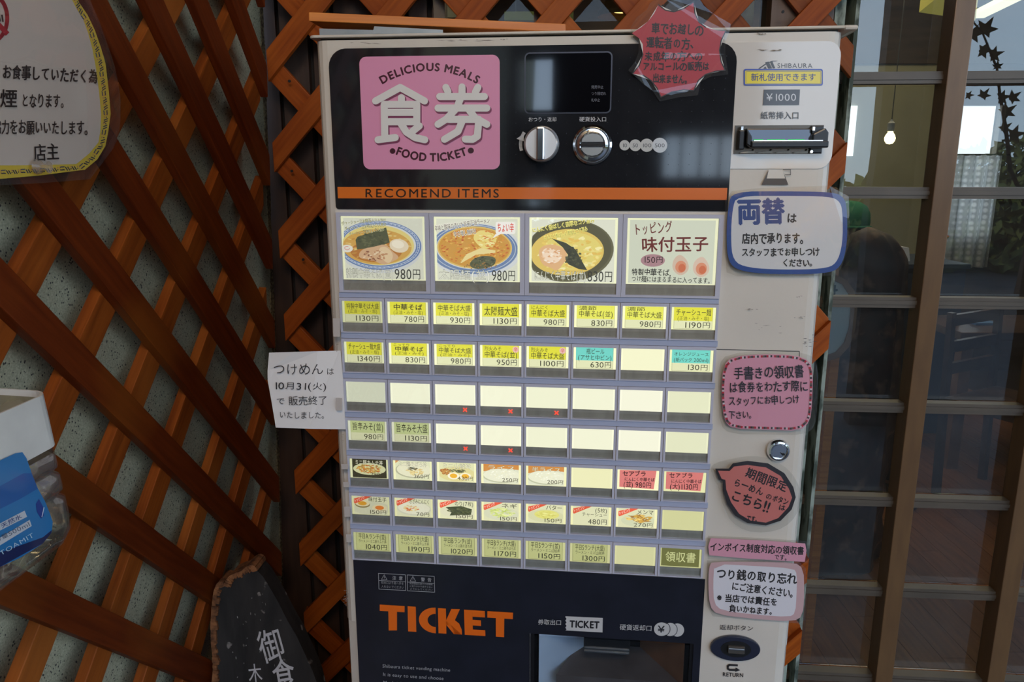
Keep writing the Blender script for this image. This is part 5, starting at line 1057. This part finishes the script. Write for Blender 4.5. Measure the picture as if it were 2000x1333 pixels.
# seated guest
PH = vplane(3.65); hp = PH.P(1668, 452)
gx, gz = hp.x, hp.z
gu = empty('person', T((gx, 3.75, 0)), 'person in a green cap and pale green checked jacket seated behind the tree trunk', 'person')
def skin(name, V, E, Rr, m, parent, root=0, sub_=2):
    me = bpy.data.meshes.new(name); me.from_pydata(V, E, []); o = bpy.data.objects.new(name, me); COL.objects.link(o)
    md = o.modifiers.new('s', 'SKIN'); 
    for i, r in enumerate(Rr): me.skin_vertices[0].data[i].radius = (r, r) if not isinstance(r, tuple) else r
    me.skin_vertices[0].data[root].use_root = True
    ms = o.modifiers.new('u', 'SUBSURF'); ms.levels = sub_; ms.render_levels = sub_
    bpy.context.view_layer.update(); me2 = bpy.data.meshes.new_from_object(o.evaluated_get(bpy.context.evaluated_depsgraph_get())); bpy.data.objects.remove(o); me2.materials.clear(); me2.materials.append(m)
    return link(name, me2, parent, None, True)
sk = mat('skin', (176, 128, 100), .5); X, Y, Z = gx, 3.75, gz
hb = [(0, .02, -.70), (0, .03, -.55), (0, .02, -.36), (0, 0, -.20), (0, -.01, -.12), (0, -.02, -.03), (0, -.02, .06), (-.17, .01, -.24), (-.21, -.04, -.48), (-.14, -.26, -.52), (.17, .01, -.24), (.21, -.04, -.48), (.14, -.26, -.52), (-.10, -.02, -.74), (-.12, -.44, -.74), (-.12, -.46, -1.18), (.10, -.02, -.74), (.12, -.44, -.74), (.12, -.46, -1.18)]
hE = [(0, 1), (1, 2), (2, 3), (3, 4), (4, 5), (5, 6), (3, 7), (7, 8), (8, 9), (3, 10), (10, 11), (11, 12), (0, 13), (13, 14), (14, 15), (0, 16), (16, 17), (17, 18)]
hR = [.13, .12, .13, .09, .052, .075, .07, .055, .045, .03, .055, .045, .03, .085, .065, .04, .085, .065, .04]
skin('body', [(X+a, Y+b, Z+c) for a, b, c in hb], hE, hR, sk, gu)
MB().lathe([(.012, 0), (.016, .03), (.008, .045), (.001, .05)], (X, Y-.098, Z-.03), 8, 'z').obj('nose', sk, gu, smooth=True)
for dx in (-.03, .03): MB().lathe([(.0001, -.008), (.008, -.006), (.010, 0), (.008, .006), (.0001, .008)], (X+dx, Y-.088, Z+.012), 10, 'z', cap=False).obj('eye', mat('eye_dark', (40, 30, 26), .3), gu)
jk = noisy('green_checked_cloth', (168, 190, 160), (150, 174, 146), 6, .9)
def check(m):
    nt = m.node_tree; b = nt.nodes['Principled BSDF']; t = nt.nodes.new('ShaderNodeTexCoord'); br = nt.nodes.new('ShaderNodeTexBrick'); br.inputs['Scale'].default_value = 8; br.offset = 0
    br.inputs['Color1'].default_value = (*lin((150, 178, 150)), 1); br.inputs['Color2'].default_value = (*lin((150, 178, 150)), 1); br.inputs['Mortar'].default_value = (*lin((52, 66, 58)), 1); br.inputs['Mortar Size'].default_value = .035; br.inputs['Brick Width'].default_value = .5; br.inputs['Row Height'].default_value = .5
    mp = nt.nodes.new('ShaderNodeMapping'); mp.inputs['Rotation'].default_value = (pi/2, 0, 0); nt.links.new(t.outputs['Object'], mp.inputs[0]); nt.links.new(mp.outputs[0], br.inputs['Vector']); nt.links.new(br.outputs['Color'], b.inputs['Base Color'])
check(jk)
skin('jacket', [(X+a, Y+b, Z+c) for a, b, c in [hb[0], hb[1], hb[2], (0, 0, -.21), hb[7], hb[8], (-.15, -.22, -.515), hb[10], hb[11], (.15, -.22, -.515)]], [(0, 1), (1, 2), (2, 3), (3, 4), (4, 5), (5, 6), (3, 7), (7, 8), (8, 9)], [.15, .145, .155, .105, .07, .058, .042, .07, .058, .042], jk, gu)
skin('trousers', [(X+a, Y+b, Z+c) for a, b, c in [hb[0]]+hb[13:15]+[(-.12, -.46, -1.12)]+hb[16:18]+[(.12, -.46, -1.12)]], [(0, 1), (1, 2), (2, 3), (0, 4), (4, 5), (5, 6)], [.14, .095, .075, .05, .095, .075, .05], mat('dark_trousers', (40, 42, 56), .9), gu)
cp = MB().lathe([(.098, .015), (.102, .04), (.098, .08), (.080, .115), (.045, .135), (.0001, .14)], (X, Y-.02, Z), 22, 'z', cap=False); cp.prism([(X+a, Y-.10+b) for a, b in ((-.075, 0), (-.06, -.05), (0, -.075), (.06, -.05), (.075, 0), (0, .03))], Z+.018, Z+.026, 'z')
cp.obj('cap', mat('green_cap_cloth', (36, 112, 84), .9), gu, smooth=True)
for dx in (-.12, .12): MB().prism([(X+dx-.045, Y-.42), (X+dx+.045, Y-.42), (X+dx+.045, Y-.62), (X+dx, Y-.66), (X+dx-.045, Y-.62)], 0, .06).obj('shoe', M_['dark'], gu)
st = empty('stool', T((X, Y+.02, 0)), 'wooden stool the person in the green cap sits on', 'stool')
zs = Z-.895
MB().box(X-.18, X+.18, Y-.16, Y+.2, zs-.04, zs).obj('seat', M_['floorwood'], st)
for dx in (-.15, .15):
    for dy in (-.13, .17): MB().box(X+dx-.018, X+dx+.018, Y+dy-.018, Y+dy+.018, 0, zs-.04).obj('leg', M_['floorwood'], st)
# navy cabinet with flower pot and napkins
x0, x1, y0, y1, z0, z1 = pxbox(4.1, 1752, 516, 1867, 700, .5); z0 = 0
nc = empty('cabinet', T(((x0+x1)/2, y0, 0)), 'dark navy counter cabinet against the dining room wall', 'cabinet')
MB().box(x0, x1, y0+.01, y1, 0, z1-.025).obj('body', mat('navy_cloth', (36, 48, 72), .6), nc); MB().box(x0-.012, x1+.012, y0-.01, y1, z1-.025, z1).obj('top', mat('navy_top', (44, 58, 84), .4), nc, bevel=.004)
for a, b in ((x0+.01, (x0+x1)/2-.004), ((x0+x1)/2+.004, x1-.01)): d = MB().box(a, b, y0, y0+.012, .03, z1-.05).obj('door', mat('navy_cloth', (36, 48, 72), .6), nc); MB().box(b-.03, b-.02, y0-.015, y0, .4, .5).obj('handle', M_['chrome'], d)
x, _, _, _, zz, _ = pxbox(4.2, 1840, 515, 1841, 516, .1)
fp = empty('flower_pot', T((x, 4.28, z1)), 'small pot of red and yellow flowers on the navy cabinet', 'flower pot')
MB().lathe([(.03, 0), (.04, .05), (.043, .055), (.038, .055), (.0001, .05)], (x, 4.28, z1), 18).obj('pot', mat('pot_yellow', (190, 172, 96), .6), fp)
random.seed(4)
for k in range(14):
    a = random.uniform(0, 6.3); r = random.uniform(.01, .05); hx, hy, hz = x+r*cos(a), 4.28+r*sin(a), z1+.09+random.random()*.05
    MB().tube([(x, 4.28, z1+.05), (hx, hy, hz)], .0015, 5).obj('stem', mat('stem_green', (70, 96, 48), .7), fp)
    MB().lathe([(.0001, -.008), (.012, -.004), (.015, .004), (.006, .010), (.0001, .010)], (hx, hy, hz), 8, cap=False).obj('blossom', mat('blossom_red', (190, 80, 60), .7) if k % 2 else mat('blossom_yellow', (214, 190, 90), .7), fp)
x, _, _, _, _, _ = pxbox(4.2, 1768, 470, 1769, 476, .1)
nk = MB().prism([(x-.05, z1), (x+.05, z1), (x+.035, z1+.075), (x-.01, z1+.08)], 4.22, 4.30, 'y').obj('napkin_stack', mat('napkin_white', (226, 228, 246), .8), None); tag(nk, 'white napkins standing on the left end of the navy cabinet', 'napkins')
# lace curtain at the far window
x0, x1, _, _, z0, z1c = pxbox(5.44, 1836, 304, 1926, 522, .01); mb = MB(); n = 40; zt = z1c; zb_ = z0
for i in range(n+1):
    t = i/n; xx = x0+(x1-x0)*t; yy = 5.42+.018*sin(t*34); mb.v += [(xx, yy, zb_), (xx, yy, zt)]
mb.f = [(2*i, 2*i+2, 2*i+3, 2*i+1) for i in range(n)]; mb.mi = [0]*n
cm = bpy.data.materials.new('lace_curtain'); cm.use_nodes = True; nt = cm.node_tree; nt.nodes.clear(); MATS['lace'] = cm
oo = nt.nodes.new('ShaderNodeOutputMaterial'); m1 = nt.nodes.new('ShaderNodeMixShader'); tl = nt.nodes.new('ShaderNodeBsdfTranslucent'); df = nt.nodes.new('ShaderNodeBsdfDiffuse'); vo = nt.nodes.new('ShaderNodeTexVoronoi'); vo.inputs['Scale'].default_value = 24; vo.inputs['Randomness'].default_value = .15
tcx = nt.nodes.new('ShaderNodeTexCoord'); rp = nt.nodes.new('ShaderNodeValToRGB'); rp.color_ramp.elements[0].color = (.95, .95, 1, 1); rp.color_ramp.elements[1].color = (.5, .52, .56, 1); rp.color_ramp.elements[0].position = .25; rp.color_ramp.elements[1].position = .5
nt.links.new(tcx.outputs['Object'], vo.inputs['Vector']); nt.links.new(vo.outputs['Distance'], rp.inputs[0]); nt.links.new(rp.outputs[0], tl.inputs[0]); nt.links.new(rp.outputs[0], df.inputs[0]); m1.inputs[0].default_value = .4; nt.links.new(tl.outputs[0], m1.inputs[1]); nt.links.new(df.outputs[0], m1.inputs[2]); nt.links.new(m1.outputs[0], oo.inputs[0])
cu = mb.obj('curtain', cm); tag(cu, 'white lace curtain over the lower half of the far window', 'curtain')
MB().tube([(x0-.05, 5.43, zt+.005), (x1+.05, 5.43, zt+.005)], .008, 8).obj('curtain_rod', M_['chrome'], cu)
# table, chair
def chair(x, y, rz, label):
    M0 = T((x, y, 0)) @ Matrix.Rotation(rz, 4, 'Z'); c = empty('chair', M0, label, 'chair'); w = M_['chairwood']
    for dx in (-.19, .17):
        MB().box(dx, dx+.03, -.2, -.17, 0, .43).obj('leg', w, c, M0); MB().prism([(.18, 0), (.21, 0), (.24, .84), (.215, .84)], dx, dx+.03, 'x').obj('leg', w, c, M0)
    MB().box(-.2, .2, -.2, .2, .43, .465).obj('seat', w, c, M0, bevel=.006)
    for z in (.56, .66, .78): MB().box(-.17, .18, .2+z*.02, .222+z*.02, z, z+.05).obj('back_rail', w, c, M0)
    return c
M_['chairwood'] = noisy('dark_chair_wood', (98, 72, 56), (70, 50, 38), 8, .3, coat=.4)
q = vplane(3.1).P(1985, 625); chair(q.x+.12, 3.2, .5, 'dark wooden chair at the right edge of the view through the door')
q = vplane(3.7).P(1856, 640)
tb = empty('table', T((q.x+.5, 3.78, 0)), 'dark wooden dining table between the navy cabinet and the chair', 'table')
MB().box(q.x-.03, q.x+1.0, 3.55, 4.0, .66, .70).obj('tabletop', M_['chairwood'], tb, bevel=.005)
for dx in (0, .93):
    for yy in (3.58, 3.92): MB().box(q.x+dx, q.x+dx+.055, yy, yy+.055, 0, .66).obj('leg', noisy('table_leg_wood', (150, 110, 82), (124, 88, 64), 8, .5), tb)
q2 = vplane(3.66).P(1930, 655); o = MB().box(q2.x-.03, q2.x+.08, 3.72, 3.80, .70, .712).obj('tissue_pack', mat('blue_pack', (90, 130, 190), .4)); tag(o, 'small pale blue packet lying on the dark dining table', 'packet')
# lamps
q = vplane(3.2).P(1738, 271); pl_ = empty('pendant_lamp', T(q), 'glowing bare bulb pendant lamp hanging inside the glazed door', 'lamp')
MB().lathe([(.0001, -.022), (.012, -.019), (.019, -.008), (.021, .002), (.017, .014), (.010, .024), (.010, .028), (.0001, .028)], q, 20, cap=False).obj('bulb', mat('bulb_glow', (255, 222, 160), .4, emit=14), pl_, smooth=True)
MB().lathe([(.013, .028), (.014, .06), (.006, .068), (.003, .075)], q, 14).obj('socket', mat('socket_white', (200, 200, 200), .5), pl_); MB().tube([q+Vector((0, 0, .07)), Vector((q.x, q.y, 2.68))], .002, 6).obj('cord', mat('cord_grey', (120, 116, 108), .6), pl_)
def zhit(px, py, z): d = ray(px, py); return CAMP+d*((z-HC)/d.z)
a, b = zhit(1905, 36, 2.40), zhit(1990, -6, 2.40); d = (b-a).normalized(); s_ = Vector((-d.y, d.x, 0))*.05
f1 = empty('ceiling_lamp', T(a), 'bright white fluorescent tube lamp at the upper right behind the door glass', 'lamp')
MB().add([a-s_, b-s_, b+s_, a+s_]+[v+Vector((0, 0, .03)) for v in (a-s_, b-s_, b+s_, a+s_)], [(0, 1, 2, 3), (7, 6, 5, 4), (0, 4, 5, 1), (1, 5, 6, 2), (2, 6, 7, 3), (3, 7, 4, 0)]).obj('diffuser', mat('tube_glow', (255, 250, 214), .5, emit=1.6), f1)
MB().tube([(a+b)/2+Vector((0, 0, .03)), (a+b)/2+Vector((0, 0, .28))], .006, 6).obj('stem', M_['dark'], f1)
V = [zhit(*q, z) for q, z in (((1783, -4), 2.35), ((1795, 24), 2.30), ((1862, -30), 2.30), ((1905, -6), 2.35), ((1905, 40), 2.30))]
f2 = empty('ceiling_lamp', T(V[1]), 'yellowish trough shaped ceiling lamp beside the top of the door stile', 'lamp')
MB().add([V[1], V[2], V[4], V[1]+Vector((0, 0, .12)), V[2]+Vector((0, 0, .12)), V[4]+Vector((0, 0, .12))], [(0, 1, 2), (5, 4, 3), (0, 3, 4, 1), (1, 4, 5, 2), (2, 5, 3, 0)]).obj('shade', mat('trough_glow', (190, 176, 84), .5, emit=.5), f2)
MB().tube([V[1]+Vector((.05, 0, .12)), V[1]+Vector((.05, 0, .38))], .006, 6).obj('stem', M_['dark'], f2)
# warm lamps and yellow shades seen through the lattice window
for k, (px, py, Y, r, em, lb_) in enumerate(((1215, 3, 2.6, .045, 3.0, 'warm glowing lamp seen through the rear lattice left of the red notice'),)):
    q = vplane(Y).P(px, py); l_ = empty('pendant_lamp', T(q), lb_, 'lamp'); MB().lathe([(.02, .06), (r*1.6, -.03), (r*1.7, -.045)], q, 20, cap=False).obj('shade', mat('brass_shade', (120, 88, 50), .4, .6), l_); MB().lathe([(.0001, -.035), (r*.6, -.03), (r*.7, 0), (.0001, .02)], q, 16, cap=False).obj('bulb', mat('bulb_glow2', (255, 214, 130), .4, emit=em), l_); MB().tube([q+Vector((0, 0, .06)), Vector((q.x, q.y, 2.68))], .003, 6).obj('cord', mat('cord_grey'), l_)
def wallpatch(name, Y, x0, y0, x1, y1, m, label, cat, d=.03):
    a = vplane(Y).P(x0, y0); b = vplane(Y).P(x1, y1); o = MB().box(a.x, b.x, Y, Y+d, b.z, a.z).obj(name, m, bevel=.002); tag(o, label, cat); return o
wallpatch('picture_board', 2.4, 1395, -70, 1470, 64, noisy('speckled_gold_board', (228, 192, 128), (176, 128, 70), 14, .6, lo=.4, hi=.6), 'mottled golden wooden board seen through the rear lattice right of the red notice', 'board')
ms_ = wallpatch('menu_strip', 2.3, 985, 22, 1120, 40, mat('yellow_strip', (206, 196, 96), .6), 'thin yellow green strip sign seen through the lattice above the board', 'sign')
for xx in (.0, .15): MB().tube([(ms_.data.vertices[0].co.x+.03+xx, 2.315, ms_.data.vertices[0].co.z+.02), (ms_.data.vertices[0].co.x+.03+xx, 2.315, 2.68)], .0015, 5).obj('cord', mat('cord_grey'), ms_)
wallpatch('menu_board', 2.5, 795, -40, 900, 34, mat('cream_board', (226, 190, 130), .6), 'cream menu board glimpsed through the lattice above the pink sign', 'board')

# ------------------------------------------------------------------ outside, behind the camera: known from reflections
def mirror(px, py, dist):
    d = ray(px, py).normalized(); V = CAMP+d*dist; return V-DP.n*(2*(V-DP.o).dot(DP.n))
mb = MB().box(-1.6, -.62, -2.3, -2.2, 0, 2.3).box(-.62, -.45, -2.3, -2.2, 1.95, 2.3).box(-.62, -.45, -2.3, -2.2, 1.38, 1.72).box(-.62, -.45, -2.3, -2.2, 0, 1.28).box(-.45, .06, -2.3, -2.2, 0, 2.3).box(.06, .47, -2.3, -2.2, 1.60, 2.3).box(.06, .47, -2.3, -2.2, 0, 1.42)
for x in (.13, .215, .30, .385): mb.box(x, x+.014, -2.28, -2.24, 1.42, 1.6)
o = mb.obj('wall_rear', M_['dwood']); tag(o, 'dark timber wall with small openings across the porch', kind='structure')
o = MB().box(1.50, 1.80, -1.90, -1.78, 0, 2.6).obj('trim_6', M_['dwood']); tag(o, 'broad timber porch post', kind='structure')
def leaves(n, c, rad, size, seed):
    rnd = random.Random(seed); mb = MB()
    for _ in range(n):
        a, b = rnd.uniform(0, 2*pi), acos(rnd.uniform(-1, 1)); q = rnd.random()**.4; P0 = Vector((c[0]+rad[0]*q*sin(b)*cos(a), c[1]+rad[1]*q*sin(b)*sin(a), c[2]+rad[2]*q*cos(b))); u_ = Vector([rnd.gauss(0, 1) for _ in range(3)]).normalized(); w = u_.orthogonal().normalized(); s_ = size*rnd.uniform(.6, 1.3)
        mb.add([P0-u_*s_, P0+w*s_*.5, P0+u_*s_, P0-w*s_*.5], [(0, 1, 2, 3)])
    return mb
def tree(label, x, y, hgt, crown, n, m, seed):
    t = empty('tree', T((x, y, 0)), label, 'tree'); MB().tube([(x, y, 0), (x+.05, y, hgt*.5), (x, y+.05, hgt)], [.11, .08, .03], 8).obj('trunk', M_['dwood'], t)
    for dx, dy in ((.4, .1), (-.35, .2), (.1, -.4)): MB().tube([(x+.03, y, hgt*.55), (x+dx*.6, y+dy*.6, hgt*.8), (x+dx, y+dy, hgt*1.0)], [.04, .025, .01], 6).obj('branch', M_['dwood'], t)
    f = leaves(n, (x, y, hgt), crown, .07, seed).obj('foliage', m, t); tag(f, kind='stuff'); return t
GOLD = noisy('golden_leaves', (240, 190, 60), (214, 140, 40), 3, .7); OLV = noisy('olive_leaves', (96, 108, 52), (60, 72, 36), 3, .8); BRN = noisy('brown_leaves', (112, 84, 52), (70, 56, 36), 3, .8)
tree('golden autumn tree outside beyond the porch', 1.15, -5.8, 1.12, (.55, .5, .36), 1800, GOLD, 1); tree('olive green tree outside right of the golden one', 4.6, -6.6, 1.3, (1.3, 1.0, .5), 2200, OLV, 2); tree('brown leaved tree outside far to the right', 7.2, -5.4, 1.1, (1.2, 1.2, .5), 2200, BRN, 3)
hg = leaves(9000, (6, -9.5, .55), (12, .8, .8), .16, 9).obj('hedge', OLV); tag(hg, 'dark hedge along the far side of the yard', 'hedge'); hg['kind'] = 'stuff'
# maple twig that the door glass mirrors
mt = mirror(1975, 330, 3.0); mp_ = empty('maple_branch', T(mt), 'maple twig with pointed leaves hanging in front of the sky, mirrored in the door glass', 'branch')
MLF = mat('maple_leaf', (110, 120, 70), .7)
tw = [mirror(x, y, 3.0) for x, y in ((2030, 420), (1985, 330), (1976, 250), (1966, 185), (1960, 130), (1945, 95), (1932, 62), (1905, 30), (1890, -20))]
MB().tube(tw, [.008, .007, .006, .005, .004, .004, .003, .003, .003], 6).obj('twig', M_['dwood'], mp_)
random.seed(8)
for k, (x, y, s_) in enumerate(((1893, 20, 30), (1896, 50, 26), (1911, 64, 27), (1936, 56, 32), (1930, 96, 24), (1952, 104, 24), (1961, 128, 16), (1968, 190, 22), (1932, 186, 20), (1990, 190, 22), (1976, 218, 26), (1972, 250, 20), (1990, 262, 28), (1888, -10, 34), (1902, 185, 14))):
    c = mirror(x, y, 3.0); r = s_*3.0/1500*.72; rot = random.uniform(-.9, .9)+pi; nrm = (c-Vector((.9, 1.3, 1.4))).normalized(); uu = nrm.orthogonal().normalized(); vv = nrm.cross(uu); V = []
    rr = [1, .42, .85, .38, .62, .25, .3, .25, .62, .38, .85, .42]
    for i in range(12): a = rot+2*pi*i/12; V.append(c+(uu*cos(a)+vv*sin(a))*r*rr[i])
    mb = MB(); mb.add(V+[v+nrm*.001 for v in V]+[c, c+nrm*.001], [(24, i, (i+1) % 12) for i in range(12)]+[(25, 12+(i+1) % 12, 12+i) for i in range(12)]); mb.obj('leaf', MLF, mp_)
bpy.data.objects.remove(go); bpy.data.scenes.remove(GS)
